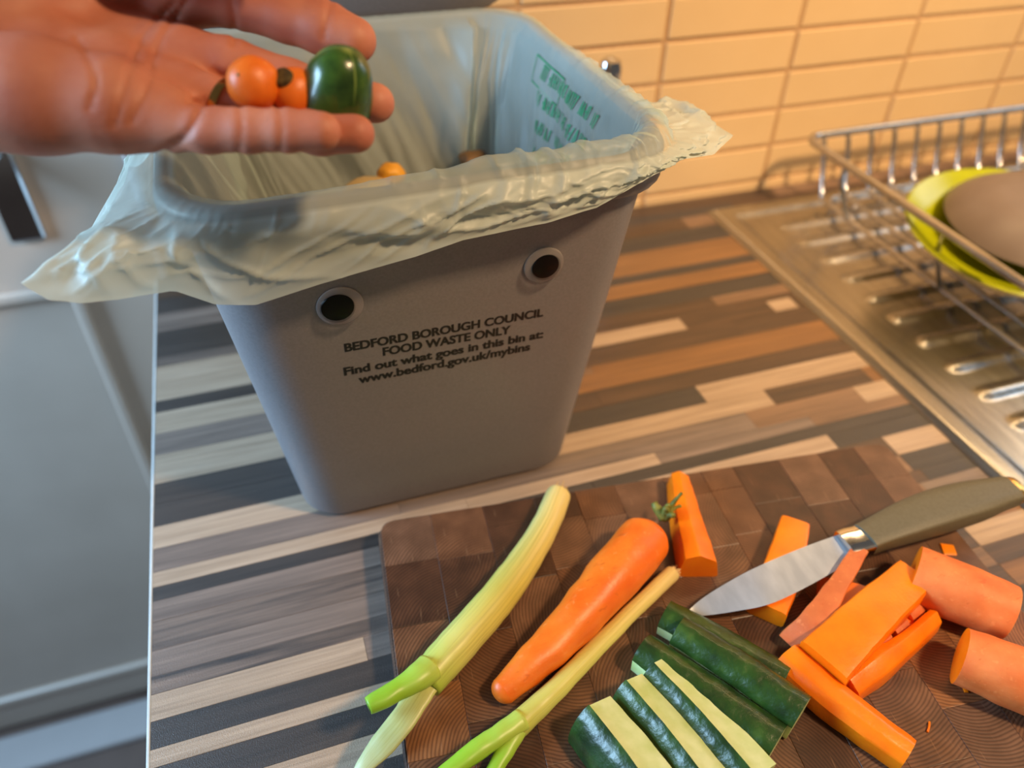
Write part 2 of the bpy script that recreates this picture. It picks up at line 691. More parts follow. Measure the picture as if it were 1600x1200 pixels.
# ------------------------------------------------------------------ worktop
WX0, WX1, WY0 = -0.1265, 1.55, 0.020
worktop = empty('worktop', (0.5, 0.45, 0))
tag(worktop, 'striped dark and pale wood-stave worktop running along the tiled wall', 'worktop')
adopt(box('core', WX0, WX1, WY0, WALL_Y - 0.001, -0.038, -0.0035, CORE_M), worktop)
adopt(box('edge_strip', WX0 - 0.0022, WX0, WY0, WALL_Y - 0.001, -0.038, 0.0001, EDGE_M, bev=0.0006), worktop)
# rows of staves: far edge of the row, then (x where the stave starts, colour) from the left end
ROWS = [
    (0.7790, [(WX0, 'D'), (0.20, 'B'), (0.62, 'M')]),
    (0.7560, [(WX0, 'B'), (0.30, 'D'), (0.55, 'B')]),
    (0.7389, [(WX0, 'D'), (0.28, 'B'), (0.47, 'M'), (0.9, 'D')]),
    (0.7131, [(WX0, 'G'), (0.10, 'L'), (0.30, 'D'), (0.52, 'B')]),
    (0.6819, [(WX0, 'D'), (0.22, 'O'), (0.62, 'B')]),
    (0.6600, [(WX0, 'D'), (0.20, 'O'), (0.70, 'M')]),
    (0.6403, [(WX0, 'K'), (0.18, 'D'), (0.60, 'B')]),
    (0.6260, [(WX0, 'L'), (0.12, 'O'), (0.55, 'M')]),
    (0.6019, [(WX0, 'L'), (0.05, 'M'), (0.22, 'D'), (0.66, 'B')]),
    (0.5767, [(WX0, 'D'), (0.20, 'B'), (0.42, 'M')]),
    (0.5612, [(WX0, 'L'), (0.18, 'B'), (0.44, 'B'), (0.60, 'M')]),
    (0.5530, [(WX0, 'L'), (0.15, 'L'), (0.371, 'B'), (0.472, 'L'), (0.500, 'B')]),
    (0.5340, [(WX0, 'G'), (0.18, 'B'), (0.42, 'B')]),
    (0.5080, [(WX0, 'L'), (0.12, 'M'), (0.255, 'O')]),
    (0.4986, [(WX0, 'L'), (0.16, 'O'), (0.56, 'M')]),
    (0.4756, [(WX0, 'D'), (0.10, 'B'), (0.245, 'B')]),
    (0.4540, [(WX0, 'D'), (0.08, 'D'), (0.335, 'L'), (0.58, 'M')]),
    (0.4311, [(WX0, 'L'), (0.16, 'L'), (0.392, 'B'), (0.497, 'O')]),
    (0.4102, [(WX0, 'G'), (0.05, 'G'), (0.36, 'M'), (0.472, 'L')]),
    (0.3887, [(WX0, 'L'), (0.10, 'L'), (0.262, 'G'), (0.41, 'M'), (0.62, 'B')]),
    (0.3759, [(WX0, 'D'), (0.20, 'D'), (0.55, 'D')]),
    (0.3641, [(WX0, 'G'), (0.028, 'G'), (0.13, 'D'), (0.23, 'L'), (0.412, 'D')]),
    (0.3475, [(WX0, 'K'), (0.08, 'B'), (0.455, 'L'), (0.66, 'B')]),
    (0.3255, [(WX0, 'G'), (0.04, 'M'), (0.455, 'D')]),
    (0.3069, [(WX0, 'K'), (0.30, 'B'), (0.46, 'D')]),
    (0.2945, [(WX0, 'L'), (0.004, 'G'), (0.3, 'M'), (0.45, 'G')]),
    (0.2768, [(WX0, 'D'), (0.14, 'B'), (0.44, 'L')]),
    (0.2591, [(WX0, 'L'), (0.10, 'M'), (0.44, 'O')]),
    (0.2480, [(WX0, 'D'), (0.20, 'B'), (0.45, 'L')]),
    (0.2290, [(WX0, 'L'), (0.10, 'M'), (0.45, 'B')]),
    (0.2120, [(WX0, 'D'), (0.15, 'B'), (0.45, 'O')]),
    (0.1930, [(WX0, 'G'), (0.15, 'B'), (0.45, 'D')]),
    (0.1750, [(WX0, 'D'), (0.15, 'M'), (0.45, 'L')]),
    (0.1550, [(WX0, 'L'), (0.15, 'D'), (0.45, 'B')]),
    (0.1350, [(WX0, 'G'), (0.20, 'M'), (0.50, 'O')]),
    (0.1150, [(WX0, 'D'), (0.12, 'L'), (0.48, 'D')]),
    (0.0940, [(WX0, 'L'), (0.30, 'B'), (0.55, 'M')]),
    (0.0730, [(WX0, 'K'), (0.10, 'D'), (0.46, 'L')]),
    (0.0520, [(WX0, 'M'), (0.25, 'L'), (0.60, 'B')]),
]
for k, (y1, segs) in enumerate(ROWS):
    y0 = ROWS[k + 1][0] if k + 1 < len(ROWS) else WY0
    for q, (x0, c) in enumerate(segs):
        x1 = segs[q + 1][0] if q + 1 < len(segs) else WX1
        adopt(box('stave', x0 + 0.00012, x1 - 0.00012, y0 + 0.00012, y1 - 0.00012, -0.0035,
                  random.uniform(-0.00008, 0.00008), STAVE[c]), worktop)

base = empty('base_cabinet', (0.5, 0.45, FLOOR_Z))
tag(base, 'pale base cabinet under the end of the striped worktop', 'cabinet')
adopt(box('carcass', WX0 + 0.02, 1.5, 0.07, WALL_Y, FLOOR_Z + 0.15, -0.038, CARCASS_M), base)
adopt(box('plinth', WX0 + 0.03, 1.5, 0.13, WALL_Y, FLOOR_Z, FLOOR_Z + 0.15, CARCASS_M), base)
for x0 in (WX0 + 0.022, WX0 + 0.522, WX0 + 1.022):
    d = adopt(box('cabinet_door', x0, x0 + 0.496, 0.048, 0.068, FLOOR_Z + 0.155, -0.045, CARCASS_M, bev=0.002), base)

# ------------------------------------------------------------------ stainless drainer
SX0, SY1 = 0.508, 0.742


def drainer():
    xs = np.concatenate([np.linspace(SX0, SX0 + 0.06, 31), np.linspace(SX0 + 0.062, 1.45, 190)])
    ys = np.linspace(0.09, SY1, 320)

    def s01(t):
        t = np.clip(t, 0, 1)
        return t * t * (3 - 2 * t)
    X, Y = np.meshgrid(xs, ys, indexing='ij')
    e = np.minimum(X - SX0, SY1 - Y)
    Z = 0.0004 + 0.0055 * s01(e / 0.006) - 0.0042 * s01((e - 0.020) / 0.012)
    pitch = 0.0395
    c = (Y - 0.325) / pitch
    dy = (c - np.round(c)) * pitch
    cy = np.round(c) * pitch + 0.325
    dx = np.maximum(0, 0.582 - X)
    d = np.sqrt(dy ** 2 + dx ** 2)
    ok = (cy < SY1 - 0.045)
    Z = Z + np.where(ok, 0.0032 * s01((0.0110 - d) / 0.0100), 0)
    nx, ny = len(xs), len(ys)
    V = np.stack([X, Y, Z], -1).reshape(-1, 3)
    idx = np.arange(nx * ny).reshape(nx, ny)
    F = np.stack([idx[:-1, :-1], idx[1:, :-1], idx[1:, 1:], idx[:-1, 1:]], -1).reshape(-1, 4)
    return V.tolist(), F.tolist()


v, fcs = drainer()
drain = tag(mesh_obj('sink_drainer', v, fcs, STEEL), 'stainless steel ribbed sink drainer set into the worktop under the dish rack', 'sink')

# ------------------------------------------------------------------ dish rack
WIRE = simple('rack_wire', lin(176, 172, 166), lin(196, 192, 186), 0.22, 40, metal=0.9)
RZ, RX0, RY1, RX1, RY0, RB = 0.085, 0.620, 0.736, 1.22, 0.22, 0.012
rack = empty('dish_rack', (0.85, 0.5, 0.004))
tag(rack, 'wire dish rack standing on the steel drainer against the tiles', 'dish rack')


def wire(name, pts, r, n=None, closed=False):
    C = [(*p, r, r) for p in pts]
    o = sweep(name, C, circle(8), n or len(pts) * 6, WIRE, up=(0.31, 0.17, 0.93))
    return adopt(o, rack)


def frame_loop(name, x0, x1, y0, y1, z, r, rad=0.02):
    pts = []
    for cx, cy, a0 in ((x1 - rad, y1 - rad, 0), (x0 + rad, y1 - rad, 90), (x0 + rad, y0 + rad, 180), (x1 - rad, y0 + rad, 270)):
        for k in range(6):
            a = math.radians(a0 + 18 * k)
            pts.append(Vector((cx + rad * math.cos(a), cy + rad * math.sin(a), z)))
    V, F = [], []
    n = len(pts)
    for i, p in enumerate(pts):
        t = (pts[(i + 1) % n] - pts[i - 1]).normalized()
        s = t.cross(Vector((0, 0, 1)))
        for k in range(8):
            a = k * math.pi / 4
            V.append(p + s * r * math.cos(a) + Vector((0, 0, 1)) * r * math.sin(a))
    for i in range(n):
        for k in range(8):
            F.append((i * 8 + k, ((i + 1) % n) * 8 + k, ((i + 1) % n) * 8 + (k + 1) % 8, i * 8 + (k + 1) % 8))
    return adopt(fix_normals(mesh_obj(name, V, F, WIRE)), rack)


frame_loop('top_frame', RX0, RX1, RY0, RY1, RZ, 0.0046)
frame_loop('bottom_frame', RX0 + 0.03, RX1 - 0.03, RY0 + 0.03, RY1 - 0.025, RB, 0.0026)
x = RX0 + 0.024
while x < RX1 - 0.03:
    wire('back_wire', [(x, RY1, RZ), (x + 0.008, RY1 + 0.002, RZ - 0.012), (x + 0.010, RY1 - 0.006, RZ - 0.04),
                       (x + 0.006, RY1 - 0.022, RB + 0.006), (x + 0.005, RY1 - 0.045, RB), (x + 0.005, 0.50, RB),
                       (x + 0.005, RY0 + 0.03, RB)], 0.0028, 40)
    x += 0.0345
for yy in (0.30, 0.505, 0.66):
    wire('side_leg', [(RX0, yy, RZ), (RX0 + 0.004, yy, 0.06), (RX0 + 0.024, yy, 0.020), (RX0 + 0.030, yy, RB - 0.001)], 0.0026, 16)
for xx in (RX0 + 0.06, RX1 - 0.06):
    for yy in (RY0 + 0.05, RY1 - 0.05):
        wire('foot', [(xx, yy, RB), (xx, yy + 0.0008, RB - 0.004), (xx, yy + 0.001, 0.0062)], 0.003, 6)

LIME = simple('lime_glaze', lin(150, 158, 8), lin(168, 174, 20), 0.22, 20)
CREAM = simple('cream_underside', lin(206, 190, 140), lin(214, 200, 150), 0.4, 20)
TAUPE = simple('taupe_glaze', lin(112, 98, 90), lin(120, 106, 98), 0.4, 30)


def plate(name, c, axis, R, depth, mat, edge=None, th=0.004, foot=True):
    root = empty(name, c)
    prof = [(0, 0), (R * 0.55, 0.0), (R * 0.72, depth * 0.25), (R * 0.9, depth * 0.75), (R, depth),
            (R + th * 0.4, depth - th * 0.3)]
    under = [(R + th * 0.4, depth - th * 0.3), (R * 0.97, depth - th * 1.3), (R * 0.74, depth * 0.2 - th), (R * 0.55, -th), (R * 0.5, -th * (1.8 if foot else 1.05)), (R * 0.45, -th * (1 if foot else 1.1)), (0, -th * (1 if foot else 1.2))]
    a = lathe('plate_top', prof, 56, mat, None, Vector(c), axis)
    b = lathe('underside', under, 56, edge or mat, None, Vector(c), axis)
    adopt(a, root)
    adopt(b, root)
    return root


gp = gz(1580, 388, 0.050)
tag(plate('green_plate', gp, (-0.06, -0.10, 1), 0.110, 0.026, LIME, CREAM, 0.006),
    'lime green bowl-shaped plate with cream underside lying in the dish rack', 'plate')
tp = gz(1640, 322, 0.094)
tag(plate('taupe_plate', tp, (0.05, 0.06, -1), 0.090, 0.020, TAUPE, TAUPE, 0.006, False),
    'taupe brown plate turned face down on the lime green one', 'plate')

# chrome post behind the bin
cp = gy(955, 92, 0.71)
post = lathe('chrome_post', [(0, 0), (0.022, 0.0), (0.022, 0.006), (0.0105, 0.012), (0.0085, 0.03), (0.0085, cp.z - 0.035),
                             (0.0115, cp.z - 0.030), (0.0115, cp.z - 0.008), (0.0095, cp.z - 0.0015), (0.005, cp.z + 0.001), (0, cp.z + 0.0016)],
             24, CHROME, None, Vector((cp.x, cp.y, 0.0002)))
tag(post, 'slim chrome post with a rounded tip showing behind the grey bin', 'post')

# ------------------------------------------------------------------ food waste bin
BX, BY, BHW, BHD, BT, BH = 0.0874, 0.5090, 0.1049, 0.1110, 0.0283, 0.2513
RIMZ = BH + 0.026


def ring_param(s):
    """s in [0,8): left side, corner, front, corner, right side, corner, back, corner -> segment and local t"""
    s = s % 8.0
    return int(s), s - int(s)


def ring_pt(s, hw, hd, r):
    k, t = ring_param(s)
    if k == 0:
        return (-hw, (hd - r) - t * 2 * (hd - r)), (-1, 0)
    if k == 2:
        return (-(hw - r) + t * 2 * (hw - r), -hd), (0, -1)
    if k == 4:
        return (hw, -(hd - r) + t * 2 * (hd - r)), (1, 0)
    if k == 6:
        return ((hw - r) - t * 2 * (hw - r), hd), (0, 1)
    cx, cy, a0 = {1: (-1, -1, 180), 3: (1, -1, 270), 5: (1, 1, 0), 7: (-1, 1, 90)}[k]
    a = math.radians(a0 + 90 * t)
    return (cx * (hw - r) + r * math.cos(a), cy * (hd - r) + r * math.sin(a)), (math.cos(a), math.sin(a))


def s_samples(straight, corner):
    S = []
    for k in range(8):
        m = corner if k % 2 else straight
        S += [k + q / m for q in range(m)]
    return S


def ring_rows(name, rows, mat, parent, straight=10, corner=8, close_first=True, close_last=False):
    """rows: (hw, hd, r, z)"""
    S = s_samples(straight, corner)
    m = len(S)
    V, F = [], []
    for hw, hd, r, z in rows:
        for s in S:
            (x, y), _ = ring_pt(s, hw, hd, r)
            V.append((BX + x, BY + y, z))
    for i in range(len(rows) - 1):
        for k in range(m):
            F.append((i * m + k, i * m + (k + 1) % m, (i + 1) * m + (k + 1) % m, (i + 1) * m + k))
    if close_first:
        F.append(tuple(range(m)))
    if close_last:
        F.append(tuple(range((len(rows) - 1) * m, len(rows) * m)))
    return adopt(sharp(mesh_obj(name, V, F, mat), 50), parent)


bin_ = empty('food_waste_bin', (BX, BY, 0))
tag(bin_, 'grey plastic kitchen food waste bin with googly eyes and black lettering', 'bin')


def tz(z):
    return BT * z / BH


body = [(BHW - 0.006, BHD - 0.006, 0.026, 0.0), (BHW - 0.002, BHD - 0.002, 0.029, 0.0015), (BHW + tz(0.006), BHD + tz(0.006), 0.030, 0.006)]
for z in (0.06, 0.12, 0.18, 0.22, BH + 0.012):
    body.append((BHW + tz(z), BHD + tz(z), 0.030 + 0.005 * z / BH, z))
W = 0.0022
body += [(BHW + tz(BH) - W, BHD + tz(BH) - W, 0.033, BH + 0.012), (BHW + tz(0.01) - W, BHD + tz(0.01) - W, 0.028, 0.006)]
ring_rows('body', body, BIN_M, bin_, close_last=True)
hw, hd = BHW + BT, BHD + BT
rim = [(hw - 0.0005, hd - 0.0005, 0.035, BH + 0.004), (hw + 0.0075, hd + 0.0075, 0.040, BH + 0.002), (hw + 0.0088, hd + 0.0088, 0.041, BH + 0.004),
       (hw + 0.0088, hd + 0.0088, 0.041, BH + 0.021), (hw + 0.0070, hd + 0.0070, 0.041, BH + 0.0248),
       (hw + 0.0020, hd + 0.0020, 0.039, BH + 0.0258), (hw - 0.0015, hd - 0.0015, 0.036, BH + 0.0240), (hw - 0.0022, hd - 0.0022, 0.036, BH + 0.004)]
ring_rows('rim', rim, BIN_M, bin_, close_first=False)
# lid, swung up on its hinge behind the rim
lid_hinge = Vector((BX, BY + hd + 0.016, RIMZ - 0.006))
LM = []
for (lw, ld, r, z) in ((hw + 0.006, hd + 0.006, 0.04, 0.0), (hw + 0.010, hd + 0.010, 0.042, 0.003), (hw + 0.010, hd + 0.010, 0.042, 0.020),
                       (hw + 0.006, hd + 0.006, 0.04, 0.025), (hw - 0.02, hd - 0.02, 0.03, 0.027)):
    LM.append((lw, ld, r, z))
lid = ring_rows('lid', LM, BIN_M, bin_, close_first=True, close_last=True)
# lid is modelled over the bin, turned about its rear edge so that it stands up behind the rim
lid.data.transform(Matrix.Translation(lid_hinge) @ Matrix.Rotation(math.radians(-82), 4, 'X') @ Matrix.Translation(Vector((-BX, -(BY + hd + 0.010), -0.0))))
for sx in (-0.07, 0.07):
    adopt(box('hinge', BX + sx - 0.012, BX + sx + 0.012, BY + hd + 0.008, BY + hd + 0.022, BH - 0.004, RIMZ - 0.008, BIN_M, bev=0.002), bin_)

# front face frame
FN = Vector((0, -BH, -BT)).normalized()
FO = Vector((BX, BY - BHD, 0))
FX = Vector((1, 0, 0))
FUP = Vector((0, -BT, BH)).normalized()


def on_front(px, py, off=0.0):
    d = ray(px, py)
    p0 = FO + FN * off
    t = (p0 - CAM).dot(FN) / d.dot(FN)
    return CAM + d * t


def letters(name, txt, pa, pb, h_px):
    a, b = on_front(*pa), on_front(*pb)
    cu = bpy.data.curves.new(name, 'FONT')
    cu.body = txt
    cu.size = 1.0
    cu.extrude = 0.02
    cu.offset = 0.012
    tmp = bpy.data.objects.new(name, cu)
    COL.objects.link(tmp)
    bpy.context.view_layer.update()
    dg = bpy.context.evaluated_depsgraph_get()
    me = bpy.data.meshes.new_from_object(tmp.evaluated_get(dg))
    bpy.data.objects.remove(tmp)
    bm = bmesh.new()
    for k in (-1, 0, 1):          # heavier strokes
        n0 = len(bm.verts)
        bm.from_mesh(me)
        bm.verts.ensure_lookup_table()
        for v_ in list(bm.verts)[n0:]:
            v_.co.x += k * 0.026
            v_.co.z += k * 0.004
    bm.to_mesh(me)
    bm.free()
    xs = [v.co.x for v in me.vertices]
    x0, x1 = min(xs), max(xs)
    wid = (b - a).length
    sx = wid / (x1 - x0)
    sy = pxr(a, h_px) / 0.70
    ex = (b - a).normalized()
    ey = FN.cross(ex).normalized()
    if ey.z < 0:
        ey = -ey
    M = Matrix((ex * sx, ey * sy, FN * 0.006)).transposed().to_4x4()
    M.translation = a + FN * 0.00012
    me.transform(Matrix.Translation((-x0, 0, 0)))
    me.transform(M)
    me.materials.clear()
    me.materials.append(INK)
    o = link(bpy.data.objects.new(name, me))
    o['label'] = 'black printed line reading ' + txt
    return adopt(o, bin_)


letters('lettering', 'BEDFORD BOROUGH COUNCIL', (539, 549.5), (848.5, 493.5), 17)
letters('lettering', 'FOOD WASTE ONLY', (598.5, 555.5), (797, 520.5), 17)
letters('lettering', 'Find out what goes in this bin at:', (538, 586.5), (848.5, 527), 17)
letters('lettering', 'www.bedford.gov.uk/mybins', (561, 598.8), (828, 546.5), 17)


def googly(px, py, rpx, ppx, ppy, prpx):
    c = on_front(px, py)
    r = pxr(c, rpx)
    e = lathe('googly_eye', [(0, 0.0002), (r * 1.02, 0.0002), (r * 1.02, 0.0011), (r * 0.96, 0.0016), (0, 0.0016)], 40, EYE_WHITE, None, c, FN)
    adopt(e, bin_)
    pc = on_front(ppx, ppy, 0.003)
    pr = pxr(pc, prpx)
    p = lathe('pupil', [(0, 0.0), (pr * 0.96, 0.0), (pr, 0.0005), (pr * 0.97, 0.0011), (0, 0.0013)], 32, PUPIL, None, pc - FN * 0.0012, FN)
    p.parent = e
    prof = [(r * 1.0, 0.0017)]
    H = 0.0075
    for k in range(1, 9):
        a = math.pi / 2 * k / 8
        prof.append((r * 0.97 * math.cos(a) ** 0.75 if k < 8 else 0.0, 0.0025 + (H - 0.0025) * math.sin(a)))
    d = lathe('dome', prof, 40, CLEAR, None, c, FN)
    d.parent = e
    for q in (p, d):
        q.matrix_parent_inverse = Matrix.Identity(4)


googly(531, 477, 36, 528, 482, 26)
googly(849, 413, 32, 853, 417.5, 22.5)

# ------------------------------------------------------------------ liner
def fbm(x, y, z=0.0, o=3):
    return noise.fractal(Vector((x, y, z)), 0.9, 2.1, o)


def front_off(px, py, off):
    p = on_front(px, py, off)
    return p


HEM = [  # s, point
    (-1.5, None), (0.15, None),
    (0.62, gy(204, 258, 0.455)),
    (0.95, gy(138, 370, 0.415)),
    (1.12, gy(100, 392, 0.385)),
    (1.36, gy(38, 440, 0.352)),
    (1.52, gy(78, 464, 0.346)),
    (1.66, gy(130, 471, 0.344)),
    (1.80, gy(200, 463, 0.346)),
    (1.92, gy(272, 451, 0.352)),
    (2.03, front_off(335, 473, 0.017)),
    (2.13, front_off(400, 474, 0.017)),
    (2.26, front_off(500, 441, 0.017)),
    (2.50, front_off(650, 398, 0.017)),
    (2.62, front_off(722, 373, 0.017)),
    (2.80, front_off(850, 346, 0.017)),
    (2.94, front_off(930, 322, 0.017)),
    (3.12, front_off(1000, 282, 0.017)),
    (3.40, gy(1062, 247, 0.362)),
    (3.58, gy(1110, 241, 0.372)),
    (3.80, gy(1141, 212, 0.395)),
    (3.95, gy(1106, 190, 0.425)),
    (4.05, gy(1085, 172, 0.445)),
    (4.16, gy(1042, 160, 0.470)),
    (4.40, None), (6.5, None),
]


def hang(s):
    (x, y), n = ring_pt(s, hw + 0.0095, hd + 0.0095, 0.042)
    return Vector((BX + x + n[0] * 0.003, BY + y + n[1] * 0.003, RIMZ - 0.038 - 0.010 * noise.noise(Vector((s * 2.1, 3.3, 0)))))


def hem_at(s):
    if s > 6.5:
        s -= 8
    keys = HEM
    for i in range(len(keys) - 1):
        if keys[i][0] <= s <= keys[i + 1][0]:
            t = (s - keys[i][0]) / (keys[i + 1][0] - keys[i][0])
            a = keys[i][1] or hang(s)
            b = keys[i + 1][1] or hang(s)
            return Vector(a).lerp(Vector(b), t)
    return hang(s)


def ridge(x, y, z=0.0, p=5):
    return max(0.0, 1 - abs(noise.noise(Vector((x, y, z)))) * 1.6) ** p


def liner():
    S = s_samples(150, 56)
    m = len(S)
    V = []
    NIN, NCR, NOUT = 46, 7, 30
    ZB_ = 0.135
    grid = []

    def inner(s, z):
        f = (z - ZB_) / (RIMZ - ZB_)
        sh = 0.007 + 0.010 * (1 - f)
        w, d = BHW + tz(z) - sh, BHD + tz(z) - sh
        (x, y), n = ring_pt(s, w, d, 0.036)
        amp = 0.004 + 0.010 * min(1, (1 - f) * 1.6)
        amp *= min(1.0, (1 - f) * 6 + 0.10)
        q = s * 5.0 + (1 - f) * 1.9
        fo = fbm(q, (1 - f) * 0.9, 1.7, 3)
        off = amp * (0.55 + 0.75 * fo)
        # the bag pulls straight across the far right corner, making a sharp vertical pleat
        c = math.exp(-((s - 5.62) / 0.55) ** 2)
        off += 0.020 * c * min(1, (1 - f) * 2.5 + 0.25)
        pl = math.exp(-((s - 5.97 - 0.1 * (1 - f)) / 0.07) ** 2)
        off += 0.012 * pl
        return Vector((BX + x - n[0] * off, BY + y - n[1] * off, z))

    for i in range(NIN):
        z = ZB_ + (RIMZ - 0.006 - ZB_) * i / (NIN - 1)
        grid.append([inner(s, z) for s in S])
    # over the rim
    def lift(s):
        b = 1 / (1 + math.exp(-(s - 2.45) * 9)) * 1 / (1 + math.exp((s - 4.5) * 9))
        return (0.007 + 0.004 * noise.noise(Vector((s * 7, 4.2, 0))) + 0.003 * ridge(s * 9, 1.5, 0)) * b
    for i in range(NCR):
        a = math.pi * (i + 0.5) / NCR
        row = []
        for s in S:
            off = 0.0035 - 0.0075 * math.cos(a)
            (x, y), n = ring_pt(s, hw + off, hd + off, 0.039)
            z = RIMZ - 0.004 + 0.0052 * math.sin(a) + lift(s) * math.sin(a) ** 0.7
            jig = 0.0030 * (ridge(s * 11, i * 0.30, 9.1) - 0.25) * (0.2 + lift(s) * 80)
            row.append(Vector((BX + x + n[0] * jig, BY + y + n[1] * jig, z + abs(jig) * 0.5)))
        grid.append(row)
    crest = grid[-1]
    for i in range(1, NOUT + 1):
        t = i / NOUT
        row = []
        for k, s in enumerate(S):
            h = hem_at(s)
            p = crest[k].lerp(h, t)
            (x, y), n = ring_pt(s, hw, hd, 0.039)
            nn = Vector((n[0], n[1], 0))
            L = (h - crest[k]).length
            wing = min(1.0, max(0.0, (L - 0.045) / 0.03))
            front = 1.0 if 1.9 < s < 3.1 else 0.0
            # stays in front of the rim lip before falling
            lip = 0.0030 * math.sin(math.pi * min(1, t * 1.6)) if t < 0.62 else 0
            q1 = s * 4.2 - t * 1.7
            q2 = s * 9.0 + t * 4.5
            crum = 1 / (1 + math.exp(-(s - 2.5) * 8)) * 1 / (1 + math.exp((s - 4.6) * 8))
            fold = 0.0030 * noise.noise(Vector((q1 * 1.6, t * 1.3, 2.0)))
            rid = 0.0026 * ridge(s * 3.6 - t * 1.5, t * 0.8, 3.0, 7) + 0.0016 * ridge(s * 6.0 + t * 1.2, t * 1.5, 8.0, 8)
            rid += crum * (0.0042 * ridge(s * 8 + t * 2.0, t * 2.2 - s, 5.0, 4) + 0.0012 * (1 - 0.7 * wing) * ridge(s * 17 - t * 3, t * 4, 15.0, 4))
            e = math.sin(math.pi * min(1, t * 1.05)) ** 0.7 if t < 0.95 else 0.12
            dsp = (fold + rid) * e * (1.0 + 0.8 * wing) + lip + 0.0015
            p = p + nn * max(dsp, -0.0008 if front else -0.01)
            p.z += wing * e * (0.008 * noise.noise(Vector((s * 5.0, t * 2.2, 12.0))) + 0.005 * ridge(s * 6 - t * 2, t * 2 + s, 21.0, 5) + 0.004 * math.sin(math.pi * t))
            row.append(p)
        grid.append(row)
    # bunched floor of the bag
    rows = []
    c = Vector((BX, BY, ZB_ - 0.01))
    for f in (0.0, 0.25, 0.5, 0.75):
        rows.append([c.lerp(p, f) + Vector((0, 0, 0.010 * fbm(p.x * 40 * f, p.y * 40 * f, 5, 3))) for p in grid[0]])
    grid = rows + grid
    for r in grid:
        V += r
    F = []
    for i in range(len(grid) - 1):
        for k in range(m):
            F.append((i * m + k, i * m + (k + 1) % m, (i + 1) * m + (k + 1) % m, (i + 1) * m + k))
    # single film clinging to the wall shows the grey bin, cleared further inside to imitate the hand's shade; doubled, folded film is milkier
    clear = []
    nfl = len(grid) - NOUT
    for i in range(len(grid)):
        for k, s in enumerate(S):
            if i < nfl:
                clear.append(0.60)
            else:
                L = (hem_at(s) - crest[k]).length
                w = min(1.0, max(0.0, (L - 0.045) / 0.03))
                t = (i - nfl + 1) / NOUT
                c = 1 / (1 + math.exp(-(s - 2.45) * 8)) if s < 5 else 0
                w = max(w, 0.85 * c)
                clear.append((0.36 - 0.14 * t) * (1 - w) + 0.06 * w)
    return V, F, S, inner, clear


lv, lf, LS, inner_fn, lclear = liner()
liner_o = empty('bin_liner', (BX, BY, 0.14))
tag(liner_o, 'pale translucent compostable bag folded over the rim of the grey bin', 'bag')
film = adopt(mesh_obj('film', lv, lf, FILM, attrs={'clear': lclear}), liner_o)

# green print on the right inside wall of the bag
def print_marks():
    V, F = [], []

    def quad(s0, z0, s1, z1, w):
        n0 = len(V)
        ds, dz = s1 - s0, z1 - z0
        L = math.hypot(ds * 0.2, dz) + 1e-9
        os_, oz = -dz / L * w / 0.2, ds * 0.2 / L * w
        for a, b in ((s0 - os_, z0 - oz), (s1 - os_, z1 - oz), (s1 + os_, z1 + oz), (s0 + os_, z0 + oz)):
            p = inner_fn(a, b)
            (x, y), n = ring_pt(a, hw, hd, 0.036)
            V.append(p - Vector((n[0], n[1], 0)) * 0.0012)
        F.append((n0, n0 + 1, n0 + 2, n0 + 3))
    r = random.Random(3)
    for row in range(7):
        z = 0.262 - row * 0.0165
        s = 4.16 + r.uniform(0, 0.04)
        end = 4.80 - r.uniform(0, 0.25)
        while s < end:
            wlen = r.uniform(0.03, 0.075)
            q = s
            while q < s + wlen:
                h = 0.0042
                k = r.randint(0, 3)
                if k == 0:
                    quad(q, z - h, q, z + h, 0.0008)
                elif k == 1:
                    quad(q, z - h, q + 0.010, z + h, 0.0008)
                    quad(q + 0.010, z + h, q + 0.012, z - h, 0.0008)
                elif k == 2:
                    quad(q, z - h, q, z + h, 0.0008)
                    quad(q, z, q + 0.012, z, 0.0008)
                else:
                    quad(q, z + h, q + 0.013, z + h, 0.0008)
                    quad(q + 0.006, z + h, q + 0.006, z - h, 0.0008)
                q += 0.018
            s += wlen + 0.03
    # boxed mark
    for a in ((4.50, 0.268, 4.78, 0.268), (4.50, 0.250, 4.78, 0.250), (4.50, 0.250, 4.50, 0.268), (4.78, 0.250, 4.78, 0.268)):
        quad(*a, 0.0006)
    return V, F


pv, pf = print_marks()
pr_ = adopt(mesh_obj('green_print', pv, pf, GREEN_INK, smooth=False), liner_o)
pr_['label'] = 'blurred green printing on the bag'

# ------------------------------------------------------------------ waste lying in the bin
def lump(name, c, r, mat, label, cat, seed=0, squash=(1, 1, 0.6)):
    bm = bmesh.new()
    bmesh.ops.create_icosphere(bm, subdivisions=3, radius=1)
    for v_ in bm.verts:
        d = v_.co.copy()
        k = 1 + 0.28 * noise.noise(d * 1.7 + Vector((seed * 7.1, 0, 0)))
        v_.co = Vector((d.x * squash[0], d.y * squash[1], d.z * squash[2])) * r * k
    me = bpy.data.meshes.new(name)
    bm.to_mesh(me)
    bm.free()
    me.materials.append(mat)
    for p in me.polygons:
        p.use_smooth = True
    o = link(bpy.data.objects.new(name, me))
    o.location = c
    return tag(o, label, cat)


